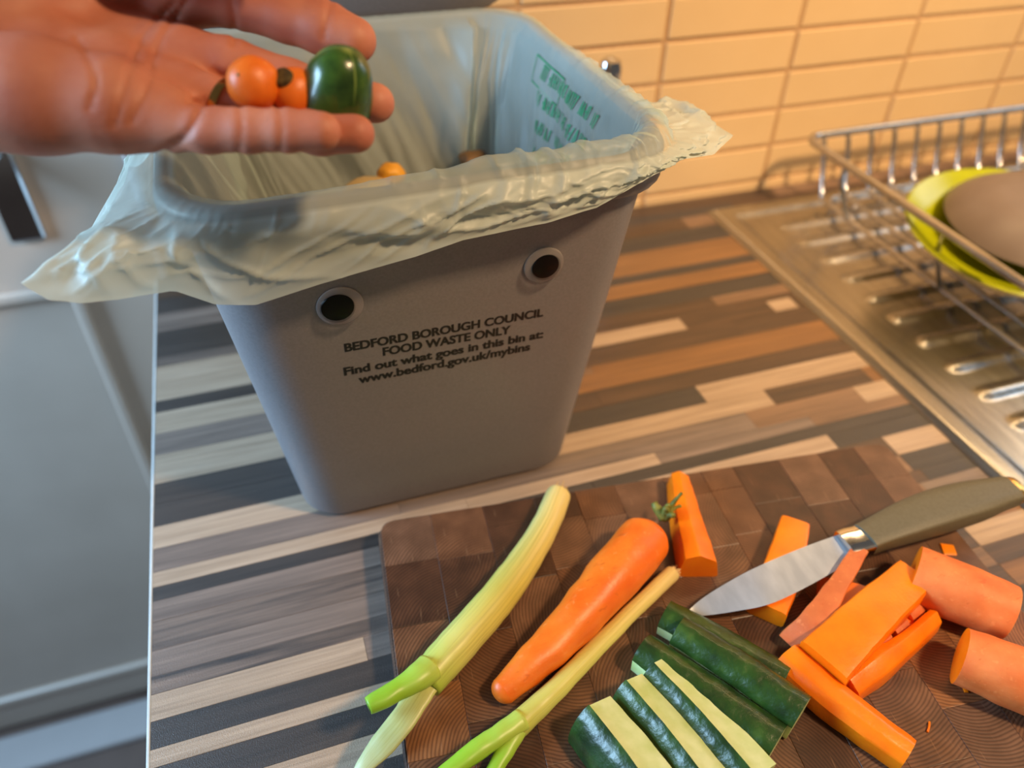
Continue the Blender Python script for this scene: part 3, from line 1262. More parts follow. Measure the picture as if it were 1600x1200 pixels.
PEEL_Y = simple('yellow_peel', lin(226, 150, 30), lin(240, 172, 50), 0.5)
PEEL_B = simple('beige_peel', lin(188, 156, 100), lin(200, 170, 116), 0.6)
PEEL_D = simple('brown_scrap', lin(96, 66, 30), lin(126, 88, 40), 0.6)
lump('orange_scrap', gy(611, 272, 0.585), 0.010, PEEL_Y, 'small orange scrap lying in the bag just behind the front rim', 'food scrap', 1, (1, 1, 0.9))
lump('beige_scrap', gy(575, 294, 0.575), 0.015, PEEL_B, 'flat beige peeling lying in the bag beside the orange scrap', 'food scrap', 2, (1.2, 1, 0.45))
lump('brown_scrap', gy(740, 250, 0.585), 0.012, PEEL_D, 'brown scrap in the shaded far right of the bag', 'food scrap', 3)

# ------------------------------------------------------------------ chopping board
ZB = 0.025
BANG = math.radians(-6.0)
bo = Vector((0.0290, 0.3670, 0))          # far left corner
bex = Vector((math.cos(BANG), math.sin(BANG), 0))
bey = Vector((-math.sin(BANG), math.cos(BANG), 0))
BWID, BDEP = 0.404, 0.285
board = empty('chopping_board', bo)
board.rotation_euler = (0, 0, BANG)
tag(board, 'dark end-grain wooden chopping board covered in cut vegetables', 'chopping board')
RC = 0.014


def board_slab():
    V, F = [], []
    ring = []
    for cx, cy, a0 in ((BWID - RC, -RC, 0), (RC, -RC, 90), (RC, -BDEP + RC, 180), (BWID - RC, -BDEP + RC, 270)):
        for k in range(7):
            a = math.radians(a0 + 15 * k)
            ring.append((cx, cy, math.cos(a), math.sin(a)))
    m = len(ring)
    prof = [(RC - 0.003, 0.0), (RC, 0.003), (RC, ZB - 0.004), (RC - 0.0015, ZB - 0.0015), (RC - 0.006, ZB - 0.0009)]
    for r, z in prof:
        for cx, cy, c, s in ring:
            V.append((cx + c * r, cy + s * r, z))
    for i in range(len(prof) - 1):
        for k in range(m):
            F.append((i * m + k, i * m + (k + 1) % m, (i + 1) * m + (k + 1) % m, (i + 1) * m + k))
    F.append(tuple(range(m)))
    F.append(tuple(range((len(prof) - 1) * m, len(prof) * m)))
    o = mesh_obj('core', V, F, BLOCKM[0], None)
    sharp(o, 50)
    o.parent = board


board_slab()
xs = [0.0]
r_ = random.Random(11)
while xs[-1] < BWID - 0.02:
    xs.append(min(BWID, xs[-1] + r_.choice((0.026, 0.031, 0.034, 0.038))))
xs[-1] = BWID
EI = 0.0022
for i in range(len(xs) - 1):
    y = 0.0
    first = True
    while y > -BDEP + 0.001:
        ln = r_.choice((0.042, 0.048, 0.055, 0.06))
        if first:
            ln = r_.uniform(0.02, 0.055)
            first = False
        y1 = max(-BDEP, y - ln)
        if y1 < -BDEP + 0.012:
            y1 = -BDEP
        xa = xs[i] + (EI if i == 0 else 0.00006)
        xb = xs[i + 1] - (EI if i == len(xs) - 2 else 0.00006)
        ya = y - (EI if y == 0 else 0.00006)
        yb = y1 + (EI if y1 == -BDEP else 0.00006)
        top = ZB + r_.uniform(-0.00012, 0.00012)
        # block outline, its outer corner cut round where it meets a corner of the board
        corner = {(True, True): 1, (False, True): 2}.get((i == 0, y == 0)) if (i == 0 or i == len(xs) - 2) and y == 0 else None
        if (i == 0 or i == len(xs) - 2) and y1 == -BDEP:
            corner = 3 if i == 0 else 4
        pts = [(xa, yb), (xb, yb), (xb, ya), (xa, ya)]
        if corner:
            ci = {1: 3, 2: 2, 3: 0, 4: 1}[corner]
            p = np.array(pts[ci])
            pa, pb = np.array(pts[ci - 1]), np.array(pts[(ci + 1) % 4])
            RR = 0.0115
            a = p + (pa - p) / np.linalg.norm(pa - p) * RR
            b = p + (pb - p) / np.linalg.norm(pb - p) * RR
            arc = [tuple((1 - t) ** 2 * a + 2 * t * (1 - t) * p + t * t * b) for t in np.linspace(0, 1, 6)]
            pts = pts[:ci] + arc + pts[ci + 1:]
        cx, cy = (xa + xb) / 2, (ya + yb) / 2
        n = len(pts)
        zb_ = ZB - 0.004
        Vb = [(px_ - cx, py_ - cy, zb_) for px_, py_ in pts] + [(px_ - cx, py_ - cy, top - 0.0002) for px_, py_ in pts] + \
             [((px_ - cx) * 0.985, (py_ - cy) * 0.985, top) for px_, py_ in pts]
        Fb = [(k, (k + 1) % n, n + (k + 1) % n, n + k) for k in range(n)] + [(n + k, n + (k + 1) % n, 2 * n + (k + 1) % n, 2 * n + k) for k in range(n)]
        Fb += [tuple(range(2 * n, 3 * n)), tuple(range(n))[::-1]]
        o = mesh_obj('block', Vb, Fb, BLOCKM[r_.choice((0, 0, 1, 1, 1, 2, 3, 3))], board, smooth=False)
        o.location = (cx, cy, 0)
        y = y1

# ------------------------------------------------------------------ vegetables
def rowpts(P, rs):
    """P: (px, py, dz above board), rs: radius in px -> sweep rows with equal scales"""
    out = []
    for (a, b, dz), r in zip(P, rs):
        p = gz(a, b, ZB + dz)
        rr = pxr(p, r)
        out.append((p.x, p.y, p.z, rr, rr))
    return out


def round_rows(P, rs, lift=0.0):
    """body of round section lying on the board: centre height equals its radius"""
    out = []
    for (a, b), r in zip(P, rs):
        p = gz(a, b, ZB + 0.012)
        for _ in range(4):
            rr = pxr(p, r)
            p = gz(a, b, ZB + rr * 0.98 + lift)
        out.append((p.x, p.y, p.z, rr, rr))
    return out


def end_dome(rows, which, steps=4, bulge=0.9):
    """close an end of the sweep with a rounded nose"""
    R = [np.array(r) for r in rows]
    if which == 0:
        R = R[::-1]
    d = R[-1][:3] - R[-2][:3]
    d /= np.linalg.norm(d)
    base_ = R[-1].copy()
    for k in range(1, steps + 1):
        a = math.pi / 2 * k / steps
        q = base_.copy()
        q[:3] = base_[:3] + d * base_[3] * bulge * math.sin(a)
        q[3:] = base_[3:] * max(math.cos(a), 0.03)
        R.append(q)
    if which == 0:
        R = R[::-1]
    return [tuple(r) for r in R]


# whole carrot
cr = round_rows([(1006, 846), (975, 882), (925, 940), (868, 1003), (815, 1052), (789, 1076)], [40, 42, 38.5, 32.5, 27, 23])
cr = end_dome(cr, 1)
cr = end_dome(cr, 0, bulge=0.75)
carrot = empty('whole_carrot', Vector(cr[5][:3]) - Vector((0, 0, cr[5][3])))
tag(carrot, 'whole orange carrot with a green stalk tuft lying across the board', 'carrot')
adopt(sweep('root', cr, circle(28), 90, CARROT, wob=0.0011, wfreq=70), carrot)
ctop = gz(1040, 808, ZB + 0.018)
for k, (tx_, ty_, dz, r0) in enumerate(((1022, 785, 0.026, 7), (1066, 770, 0.034, 3.5), (1052, 806, 0.026, 6), (1046, 788, 0.030, 5), (1064, 790, 0.024, 3),
                                        (1040, 794, 0.03, 6))):
    a = Vector(cr[1][:3]).lerp(ctop, 0.9)
    b = gz(tx_, ty_, ZB + dz)
    mid = a.lerp(b, 0.55) + Vector((0.001 * (k % 3 - 1), 0.001, 0.001))
    ra = pxr(b, r0)
    adopt(sweep('stalk', [(*a, ra * 1.2, ra * 1.2), (*mid, ra, ra), (*b, ra * 0.7, ra * 0.7)], circle(7), 10, STALK_M, wob=0.0006, wfreq=400), carrot)


def onion(name, label, stem, srad, leaves, mats, root_dir):
    rows = round_rows(stem, srad)
    o = empty(name, Vector(rows[0][:3]) - Vector((0, 0, rows[0][3])))
    tag(o, label, 'spring onion')
    adopt(sweep('stem', end_dome(rows, 0, 2, 0.25), circle(24), 60, mats[0], wob=0.0004, wfreq=120), o)
    for lf_, mt, flat in leaves:
        R = []
        for (a, b, dz, r) in lf_:
            p = gz(a, b, ZB + dz)
            rr = pxr(p, r)
            R.append((p.x, p.y, p.z, rr, rr * flat))
        R2 = R if flat < 0.6 else R + [tuple(np.array(R[-1]) * np.array([1, 1, 1, 0.55, 0.55]))]
        if flat >= 0.6:       # hollow end: turn back inside
            a, b = np.array(R[-2]), np.array(R[-1])
            q = b.copy()
            q[:3] = b[:3] * 0.75 + a[:3] * 0.25
            q[3:] *= 0.55
            R2 = R + [tuple(np.r_[b[:3] + (b[:3] - a[:3]) * 0.01, b[3:] * 0.72]), tuple(q)]
        lo = sweep('leaf', R2, circle(18), 40, mt, wob=0.0005, wfreq=150)
        adopt(lo, o)
    a = Vector(rows[0][:3])
    d = (a - Vector(rows[1][:3])).normalized()
    rr = rows[0][3]
    rn = random.Random(len(label))
    V = []
    for k in range(16):
        th = rn.uniform(0, 6.28)
        side = Vector((-d.y, d.x, 0)) * math.cos(th) + Vector((0, 0, 1)) * math.sin(th)
        s0 = a + side * rr * rn.uniform(0.2, 0.9) + d * rr * 0.1
        s1 = s0 + d * rn.uniform(0.004, 0.009) * (rr / 0.008) ** 0.3 + side * rn.uniform(-0.001, 0.002)
        s1.z = max(s1.z, ZB + 0.0008)
        adopt(sweep('rootlet', [(*s0, 0.0005, 0.0005), (*s0.lerp(s1, 0.5), 0.00045, 0.00045), (*s1, 0.0003, 0.0003)], circle(5), 5, ROOT_M), o)
    return o


onion('spring_onion', 'thick pale spring onion lying along the left of the board, leaves hanging off it',
      [(872, 775), (852, 822), (820, 876), (778, 934), (730, 990), (690, 1035), (664, 1066)], [19.5, 21.5, 25, 28.5, 30, 30.5, 29],
      [([(672, 1044, 0.018, 24), (655, 1057, 0.020, 23), (630, 1073, 0.021, 18), (600, 1090, 0.022, 17), (577, 1102, 0.022, 15.5)], ONION_LEAF, 0.85),
       ([(672, 1058, 0.012, 24), (655, 1085, 0.011, 21), (625, 1130, 0.008, 22), (592, 1170, 0.004, 20), (562, 1206, 0.000, 12), (545, 1236, -0.004, 4)], ONION_PALE, 0.28)],
      (ONION_STEM,), None)
onion('spring_onion', 'thin spring onion lying beside the whole carrot, forked at its near end',
      [(1049, 897), (1020, 924), (975, 968), (920, 1024), (865, 1080), (825, 1118), (806, 1136)], [12.5, 13, 13.5, 15, 17, 19, 20],
      [([(816, 1124, 0.010, 18), (785, 1145, 0.011, 17), (745, 1172, 0.011, 17), (700, 1206, 0.010, 15), (672, 1228, 0.009, 13)], ONION_LEAF, 0.8),
       ([(812, 1130, 0.008, 16), (800, 1155, 0.008, 15), (782, 1185, 0.007, 14), (762, 1225, 0.006, 12)], ONION_LEAF, 0.75)],
      (ONION_STEM2,), None)

RECT = rounded([(-1, -1), (1, -1), (1, 1), (-1, 1)], 0.16, 3)
SKINTOP = rounded([(-1, -1), (1, -1), (1.0, 0.45), (0.45, 0.98), (-0.35, 1.0), (-1, 0.5)], 0.2, 3)
WEDGE = rounded([(-1, -1), (1, -1), (0.75, 0.7), (0.1, 1), (-0.8, 0.4)], 0.14, 3)


def stick(name, label, pts, w, h, sect, mat, dz=0.0, up=(0, 0, 1), capm=None, cat='carrot piece', n=20, wob=0.0006, group=None, raw=None):
    """pts: (px, py[, dz]) of the middle of the stick; w: widths in px; h: heights in mm"""
    rows = []
    for i, p in enumerate(pts):
        hh = h[i] / 2000.0
        z = ZB + hh + (p[2] if len(p) > 2 else dz)
        q = gz(p[0], p[1], z)
        rows.append((q.x, q.y, q.z, pxr(q, w[i] / 2), hh))
    o = sweep(name, rows, sect, n, up=up, wob=wob, wfreq=110, mats=[mat, capm or CARROT_CUT], capmat=1)
    sharp(o, 28)
    return tag(o, label, cat, group)


stick('carrot_stick', 'tapering carrot stick standing out behind the stalk of the whole carrot',
      [(1061, 749), (1074, 810), (1093, 885)], [36, 52, 66], [17, 20, 22], WEDGE, CARROT_CUT)
stick('carrot_stick', 'carrot stick lying half under the knife blade',
      [(1240, 822), (1222, 890), (1197, 958)], [44, 56, 60], [15, 16, 15], RECT, CARROT_CUT)
stick('carrot_slab', 'flat carrot slab lying underneath the crossed batons',
      [(1278, 925), (1350, 945), (1445, 990)], [50, 62, 56], [9, 9, 8], RECT, CARROT)
stick('carrot_peel', 'thin dull strip of carrot peel leaning over the pile below the knife handle',
      [(1345, 858, 0.022), (1312, 910, 0.020), (1276, 966, 0.016), (1236, 1010, 0.004)], [24, 30, 42, 46], [4, 4, 4, 4], RECT, CARROT_PEEL)
stick('carrot_baton', 'broad carrot baton lying on top of the pile, its cut face upwards',
      [(1425, 905, 0.010), (1352, 972, 0.010), (1284, 1040, 0.006)], [60, 72, 84], [17, 18, 17], RECT, CARROT_CUT)
stick('carrot_baton', 'curved narrow carrot baton along the near side of the pile',
      [(1458, 968), (1410, 1010), (1368, 1040), (1325, 1074)], [30, 36, 50, 44], [16, 17, 17, 15], WEDGE, CARROT_CUT)
for k, (a, b, ln, lab) in enumerate(((1428, 958, 20, 'small carrot chip at the far end of the gap between the two batons'), (1405, 984, 22, 'middle carrot chip in the gap between the two batons'),
                                     (1380, 1008, 18, 'small carrot chip at the near end of the gap between the two batons'))):
    stick('carrot_chip', lab, [(a + 10, b - 8, 0.004), (a - 8, b + 8, 0.004)], [ln, ln], [10, 9], WEDGE, CARROT_PEEL, n=6, group='carrot chips between the batons')
stick('carrot_baton', 'long carrot baton with skin upwards, nearest the front of the board',
      [(1228, 1026), (1290, 1084), (1360, 1138), (1418, 1180)], [58, 58, 56, 52], [17, 18, 17, 16], SKINTOP, CARROT_CUT)


def chunk(label, pts, rs, mat):
    rows = round_rows(pts, rs)
    a, b = np.array(rows[0]), np.array(rows[-1])
    o = sweep('carrot_chunk', rows, circle(30), 24, wob=0.0008, wfreq=80, mats=[mat, CARROT_CUT], capmat=1)
    sharp(o, 40)
    return tag(o, label, 'carrot piece')


chunk('thick round carrot chunk lying below the knife handle', [(1425, 896), (1500, 926), (1576, 958)], [45, 47, 44], CARROT_PALE)
chunk('thick round carrot chunk reaching out of the right of the picture', [(1500, 1024), (1580, 1056), (1680, 1098)], [45, 49, 48], CARROT_PALE)
stick('carrot_scrap', 'tiny thin disc of carrot by the knife handle at the right', [(1472, 858), (1492, 860)], [22, 20], [1.5, 1.5], RECT, CARROT_CUT, n=5)
for a, b, c, d, w, lab in ((1502, 1066, 1510, 1082, 6, 'tiny carrot shaving beside the near round chunk'), (1452, 1128, 1449, 1144, 3, 'pale hair-thin shaving alone on the bare board'),
                           (1570, 1090, 1590, 1093, 9, 'tiny carrot crumb under the edge of the near round chunk')):
    stick('carrot_shaving', lab, [(a, b), ((a + c) / 2 + 1, (b + d) / 2), (c, d)], [w, w, w], [1.5, 1.5, 1.2], RECT, CARROT_CUT, n=6, wob=0.0002)


# cucumber pieces: flesh with a strip of skin
def cucumber(label, pts, w, h, flesh, skin, dz=0.0, n=26):
    rows = []
    for i, p in enumerate(pts):
        hh = h[i] / 2000.0
        q = gz(p[0], p[1], ZB + hh + (p[2] if len(p) > 2 else dz))
        rows.append((q.x, q.y, q.z, pxr(q, w[i] / 2), hh))
    root = empty('cucumber_stick', (rows[0][0], rows[0][1], ZB))
    tag(root, label, 'cucumber', 'cucumber sticks on the board')
    f = sweep('flesh', rows, flesh, n, CUC_FLESH, wob=0.0004, wfreq=90)
    sharp(f, 30)
    adopt(f, root)
    c = np.mean(np.array(flesh), 0)
    outer = [tuple(np.array(p) + (np.array(p) - c) / np.linalg.norm(np.array(p) - c) * 0.09) for p in skin]
    inner_ = [tuple(np.array(p) * 0.985 + c * 0.015) for p in skin]
    sk = sweep('skin', rows, outer + inner_[::-1], n, CUC_SKIN, wob=0.0006, wfreq=140)
    sharp(sk, 40)
    adopt(sk, root)
    return root


def arc(a0, a1, n, rx=1.0, ry=1.0, cx=0.0, cy=0.0):
    return [(cx + rx * math.cos(math.radians(a0 + (a1 - a0) * k / (n - 1))), cy + ry * math.sin(math.radians(a0 + (a1 - a0) * k / (n - 1)))) for k in range(n)]


top_skin = arc(20, 160, 12, 1.06, 1.1, 0, -0.1)
TOPSEC = [(-0.95, -1.0), (0.95, -1.0)] + top_skin
left_skin = [(-1.0, -0.9), (-0.98, -0.4), (-0.85, 0.1), (-0.62, 0.55), (-0.30, 0.92), (-0.05, 1.0)]
WSEC = [(1.0, -1.0), (1.0, -0.35)] + left_skin[::-1]
right_skin = [(0.18, 1.0), (0.42, 0.88), (0.70, 0.52), (0.88, 0.1), (0.98, -0.4), (1.0, -0.9)]
RSEC = [(-1.0, 0.50), (-1.0, -1.0)] + right_skin[::-1]
cucumber('cucumber stick skin upwards, furthest back of the cucumber pile',
         [(1038, 962), (1120, 1005), (1225, 1066)], [50, 54, 54], [15, 16, 16], TOPSEC, top_skin)
cucumber('glossy skin-up cucumber stick with its pale cut end by the long orange baton',
         [(1058, 990), (1150, 1048), (1250, 1118)], [50, 58, 62], [22, 23, 23], TOPSEC, top_skin, 0.002)
cucumber('dark cucumber stick lying in shade between the glossy one and the pale-faced ones',
         [(1002, 1016), (1090, 1078), (1212, 1165)], [52, 62, 70], [20, 20, 20], TOPSEC, top_skin)
cucumber('cucumber stick with a wide pale cut face, next to the dark skinned one',
         [(1020, 1050), (1090, 1122), (1180, 1225)], [58, 70, 84], [24, 24, 24], RSEC, right_skin)
cucumber('middle one of the cucumber sticks with pale cut faces',
         [(978, 1078), (1040, 1150), (1110, 1240)], [62, 70, 78], [25, 25, 25], RSEC, right_skin)
cucumber('front left cucumber stick with broad dark skin and pale cut face',
         [(922, 1118), (975, 1185), (1025, 1255)], [78, 88, 96], [28, 28, 28], RSEC, right_skin)

# ------------------------------------------------------------------ knife
def knife():
    def zb(px_):
        return ZB + np.interp(px_, [1068, 1200, 1345, 1590], [0.0050, 0.0185, 0.0200, 0.0185])
    root = empty('kitchen_knife', gz(1340, 850, ZB))
    tag(root, 'small kitchen knife with olive handle resting on the carrot pieces', 'knife')
    spine = [(1068, 963), (1092, 940), (1130, 915), (1180, 888), (1250, 858), (1322, 832)]
    edge = [(1068, 963), (1100, 962), (1150, 955), (1205, 943), (1270, 912), (1345, 868)]
    n = 30
    A, B = catmull(spine, n), catmull(edge, n)
    V, F = [], []
    for i in range(n):
        a = gz(A[i][0], A[i][1], zb(A[i][0]) + 0.0012)
        b = gz(B[i][0], B[i][1], zb(B[i][0]) - 0.0010)
        th = Vector((0, 0, 0.0008))
        m = a.lerp(b, 0.72)
        V += [a + th, m + th * 0.6, b, m - th * 0.6, a - th]
    for i in range(n - 1):
        for k in range(5):
            F.append((i * 5 + k, i * 5 + (k + 1) % 5, (i + 1) * 5 + (k + 1) % 5, (i + 1) * 5 + k))
    F.append(tuple(range(5)))
    F.append(tuple(range((n - 1) * 5, n * 5)))
    bl = mesh_obj('blade', V, F, BLADE)
    bm = bmesh.new()
    bm.from_mesh(bl.data)
    bmesh.ops.remove_doubles(bm, verts=bm.verts, dist=1e-5)
    bm.to_mesh(bl.data)
    bm.free()
    sharp(bl, 20)
    adopt(bl, root)

    def sec(name, P, mat, nn, flat=0.62):
        rows = []
        for a, b, r in P:
            q = gz(a, b, zb(a) + 0.002)
            rr = pxr(q, r)
            rows.append((q.x, q.y, q.z, rr, rr * flat))
        adopt(sharp(sweep(name, rows, rounded([(-1, -0.75), (-0.55, -1), (0.55, -1), (1, -0.75), (1, 0.75), (0.55, 1), (-0.55, 1), (-1, 0.75)], 0.3, 3), nn, mat), 50), root)
    sec('bolster', [(1318, 852, 23), (1330, 848, 24), (1342, 845, 23.5), (1352, 842, 24)], CHROME, 10, 0.5)
    sec('handle', [(1350, 843, 24), (1375, 832, 26), (1420, 814, 31), (1470, 797, 33), (1520, 783, 31), (1555, 773, 26), (1580, 767, 23)], HANDLE_M, 36)
    sec('end_cap', [(1579, 767, 21), (1586, 766, 21), (1592, 764.5, 19)], BRASS, 6)
    return root


knife()

# ------------------------------------------------------------------ hand
def build_hand():
    # joints in photograph pixels with their distance, so in camera coordinates
    def P(px, py, d):
        return np.array([(px - 800) / FPX * d, (py - 600) / FPX * d, d])

    def chain(pts):
        out = []
        for (a, b) in zip(pts[:-1], pts[1:]):
            out.append((P(*a[:3]), P(*b[:3]), a[3] * a[2] / FPX, b[3] * b[2] / FPX))
        return out
    fingers = [
        # little finger
        chain([(235, 183, .3220, 44), (322, 202, .3190, 36), (385, 204, .3180, 33.5), (445, 204, .3180, 32.5), (503, 205, .3180, 30)]),
        # ring finger
        chain([(250, 140, .3370, 42), (335, 158, .3375, 38), (420, 193, .3360, 35), (500, 207, .3330, 34), (556, 209, .3320, 29.5)]),
        # middle finger
        chain([(265, 85, .3480, 44), (360, 100, .3500, 39), (450, 130, .3520, 36), (530, 152, .3510, 34), (586, 161, .3500, 30.5)]),
        # index finger
        chain([(270, -20, .3560, 50), (375, -4, .3580, 46), (450, 22, .3580, 42), (505, 43, .3570, 40), (553, 63, .3560, 35)]),
        # thumb
        chain([(60, -60, .3520, 85), (150, -92, .3430, 64), (250, -70, .3330, 50), (325, -64, .3270, 43), (385, -66, .3230, 36)]),
    ]
    palm = (chain([(-120, 140, .3180, 98), (60, 150, .3200, 82), (180, 165, .3220, 66), (262, 185, .3230, 48)]) +
            chain([(-120, 100, .3330, 96), (60, 90, .3420, 70), (180, 120, .3420, 58), (285, 148, .3400, 44)]) +
            chain([(-60, 60, .3500, 90), (120, 50, .3600, 60), (290, 90, .3530, 46)]) +
            chain([(40, 20, .3650, 70), (180, -5, .3680, 60), (300, -12, .3620, 50)]) +
            chain([(-140, 40, .3380, 100), (-20, 10, .3400, 96), (70, -35, .3480, 86)]) +
            chain([(-420, 60, .3200, 120), (-260, 80, .3240, 108), (-120, 100, .3300, 112)]) +
            chain([(-420, 20, .3400, 110), (-120, 60, .3420, 108)]))
    creases = [
        [(300, -10), (262, 45), (240, 90), (228, 140), (205, 190)],
        [(272, 5), (225, 55), (205, 100), (190, 150), (178, 195)],
        [(318, 158), (305, 190), (288, 215), (255, 236)],
        [(338, 112), (350, 118), (362, 116)],
        [(330, 160), (318, 164), (300, 160)],
        [(375, 168), (377, 200), (374, 236)], [(437, 168), (440, 200), (438, 236)],
        [(362, 0), (368, 40), (366, 70)], [(120, 60), (150, 120), (140, 170)],
        [(520, -5), (514, 15), (506, 60)],
    ]
    h = 0.00115
    allp = [c for f in fingers for c in f] + palm
    lo = np.min([np.minimum(a - ra, b - rb) for a, b, ra, rb in [(c[0], c[1], c[2], c[3]) for c in allp]], 0) - 0.006
    hi = np.max([np.maximum(a + ra, b + rb) for a, b, ra, rb in [(c[0], c[1], c[2], c[3]) for c in allp]], 0) + 0.006
    N = np.ceil((hi - lo) / h).astype(int) + 1
    gx = (lo[0] + h * np.arange(N[0])).astype(np.float32)[:, None, None]
    gy_ = (lo[1] + h * np.arange(N[1])).astype(np.float32)[None, :, None]
    gz_ = (lo[2] + h * np.arange(N[2])).astype(np.float32)[None, None, :]
    BIG = 0.03
    full = tuple(N)

    def cone(D, a, b, ra, rb, k):
        # only the block of the grid near the bone is touched
        r = max(ra, rb) + 0.012
        l0 = np.maximum(0, np.floor((np.minimum(a, b) - r - lo) / h).astype(int))
        h0 = np.minimum(N, np.ceil((np.maximum(a, b) + r - lo) / h).astype(int) + 1)
        sl = tuple(slice(int(x), int(y)) for x, y in zip(l0, h0))
        X, Y, Z = gx[sl[0]], gy_[:, sl[1]], gz_[:, :, sl[2]]
        ba = (b - a)
        L2 = float(ba @ ba)
        t = ((X - a[0]) * ba[0] + (Y - a[1]) * ba[1] + (Z - a[2]) * ba[2]) / L2
        t = np.clip(t, 0, 1)
        dx, dy, dz = X - a[0] - t * ba[0], Y - a[1] - t * ba[1], Z - a[2] - t * ba[2]
        d = np.sqrt(dx * dx + dy * dy + dz * dz) - (ra + (rb - ra) * t)
        d = d.astype(np.float32)
        e = D[sl]
        w = np.clip(0.5 + 0.5 * (e - d) / k, 0, 1)
        D[sl] = e * (1 - w) + d * w - k * w * (1 - w)

    Dp = np.full(full, BIG, np.float32)
    for c in palm:
        cone(Dp, *c, 0.010)
    D = Dp.copy()
    for f in fingers:
        Df = np.full(full, BIG, np.float32)
        for c in f:
            cone(Df, *c, 0.003)
        k = 0.006
        w = np.clip(0.5 + 0.5 * (Dp - Df) / k, 0, 1)
        D = np.minimum(D, Dp * (1 - w) + Df * w - k * w * (1 - w))
    # creases: shallow grooves following the surface seen from the palm side
    cxx, cyy = gx / gz_, gy_ / gz_
    U, Vv = cxx * FPX + 800, cyy * FPX + 600
    groove = np.zeros(full, np.float32)
    band = np.abs(D) < 0.004
    ii = np.nonzero(band)
    u = U[ii[0], 0, ii[2]]
    v_ = Vv[0, ii[1], ii[2]]
    g = np.zeros(len(u), np.float32)
    for ci, cr_ in enumerate(creases):
        C = catmull(cr_, 24)
        dm = np.full(len(u), 1e9, np.float32)
        for p, q in zip(C[:-1], C[1:]):
            d = q - p
            t = np.clip(((u - p[0]) * d[0] + (v_ - p[1]) * d[1]) / (d @ d + 1e-9), 0, 1)
            dm = np.minimum(dm, np.hypot(u - p[0] - t * d[0], v_ - p[1] - t * d[1]))
        wid = 6.0 if ci in (2, 3, 4) else 5.0
        g = np.maximum(g, np.exp(-(dm / wid) ** 2) * (0.0016 if ci in (2, 3, 4) else 0.0009))
    D[ii] += g
    # surface nets
    ins = D < 0
    occ = np.zeros(tuple(N - 1), np.int8)
    for a in (0, 1):
        for b in (0, 1):
            for c in (0, 1):
                occ += ins[a:N[0] - 1 + a, b:N[1] - 1 + b, c:N[2] - 1 + c]
    act = (occ > 0) & (occ < 8)
    idx = np.full(act.shape, -1, np.int64)
    ca = np.argwhere(act)
    idx[act] = np.arange(len(ca))
    acc = np.zeros((len(ca), 3))
    cnt = np.zeros(len(ca))
    corners = [(a, b, c) for a in (0, 1) for b in (0, 1) for c in (0, 1)]
    for i0, c0 in enumerate(corners):
        for c1 in corners[i0 + 1:]:
            if sum(abs(x - y) for x, y in zip(c0, c1)) != 1:
                continue
            d0 = D[ca[:, 0] + c0[0], ca[:, 1] + c0[1], ca[:, 2] + c0[2]]
            d1 = D[ca[:, 0] + c1[0], ca[:, 1] + c1[1], ca[:, 2] + c1[2]]
            mk = (d0 < 0) != (d1 < 0)
            t = np.where(mk, d0 / np.where(mk, d0 - d1, 1), 0)
            pos = np.array(c0)[None] + t[:, None] * (np.array(c1) - np.array(c0))[None]
            acc[mk] += pos[mk]
            cnt[mk] += 1
    pos = lo + h * (ca + acc / cnt[:, None])
    F = []
    for ax in range(3):
        o1, o2 = [(1, 2), (2, 0), (0, 1)][ax]
        s0 = [slice(1, -1)] * 3
        s0[ax] = slice(0, -1)
        s1 = [slice(1, -1)] * 3
        s1[ax] = slice(1, None)
        a, b = ins[tuple(s0)], ins[tuple(s1)]
        e = np.argwhere(a != b)
        sgn = a[a != b]
        base_i = e.copy()
        for q in range(3):
            if q != ax:
                base_i[:, q] += 1
        quad = []
        for da, db in ((0, 0), (-1, 0), (-1, -1), (0, -1)):
            c = base_i.copy()
            c[:, o1] += da
            c[:, o2] += db
            quad.append(idx[c[:, 0], c[:, 1], c[:, 2]])
        quad = np.stack(quad, 1)
        quad[~sgn] = quad[~sgn][:, ::-1]
        F.append(quad[(quad >= 0).all(1)])
    F = np.concatenate(F)
    # smooth the net a little (two Laplacian passes)
    for _ in range(2):
        s = np.zeros_like(pos)
        c = np.zeros(len(pos))
        for k in range(4):
            a, b = F[:, k], F[:, (k + 1) % 4]
            np.add.at(s, a, pos[b])
            np.add.at(s, b, pos[a])
            np.add.at(c, a, 1)
            np.add.at(c, b, 1)
        pos = pos * 0.5 + s / c[:, None] * 0.5
    M = np.array([list(RT), list(-UP), list(FW)])
    Wd = pos @ M + np.array(list(CAM))
    o = mesh_obj('hand', Wd.tolist(), F.tolist(), SKIN)
    return fix_normals(o)


hand = build_hand()
hand.name = 'person_hand'
tag(hand, 'open hand reaching over the bin, palm up, cupping vegetable ends', 'hand')


# vegetable ends in the palm
def nub(name, c, axis, r, length, mat, n=32, flat=0.86, wob=0.0004):
    prof = [(0, -length * 0.5)]
    for k in range(1, 7):
        a = math.pi / 2 * k / 6
        prof.append((r * math.sin(a), -length * 0.5 + length * 0.12 * (1 - math.cos(a)) / 1.0))
    for k in range(1, 13):
        a = math.pi / 2 * k / 12
        prof.append((r * math.cos(a) ** 0.8 if k < 12 else 0, -length * 0.38 + length * flat * math.sin(a)))
    o = lathe(name, prof, n, mat, None, c, axis)
    for v_ in o.data.vertices:
        d = (v_.co - c)
        if d.length > 1e-5:
            v_.co += d.normalized() * noise.noise(v_.co * 150) * wob
    return o


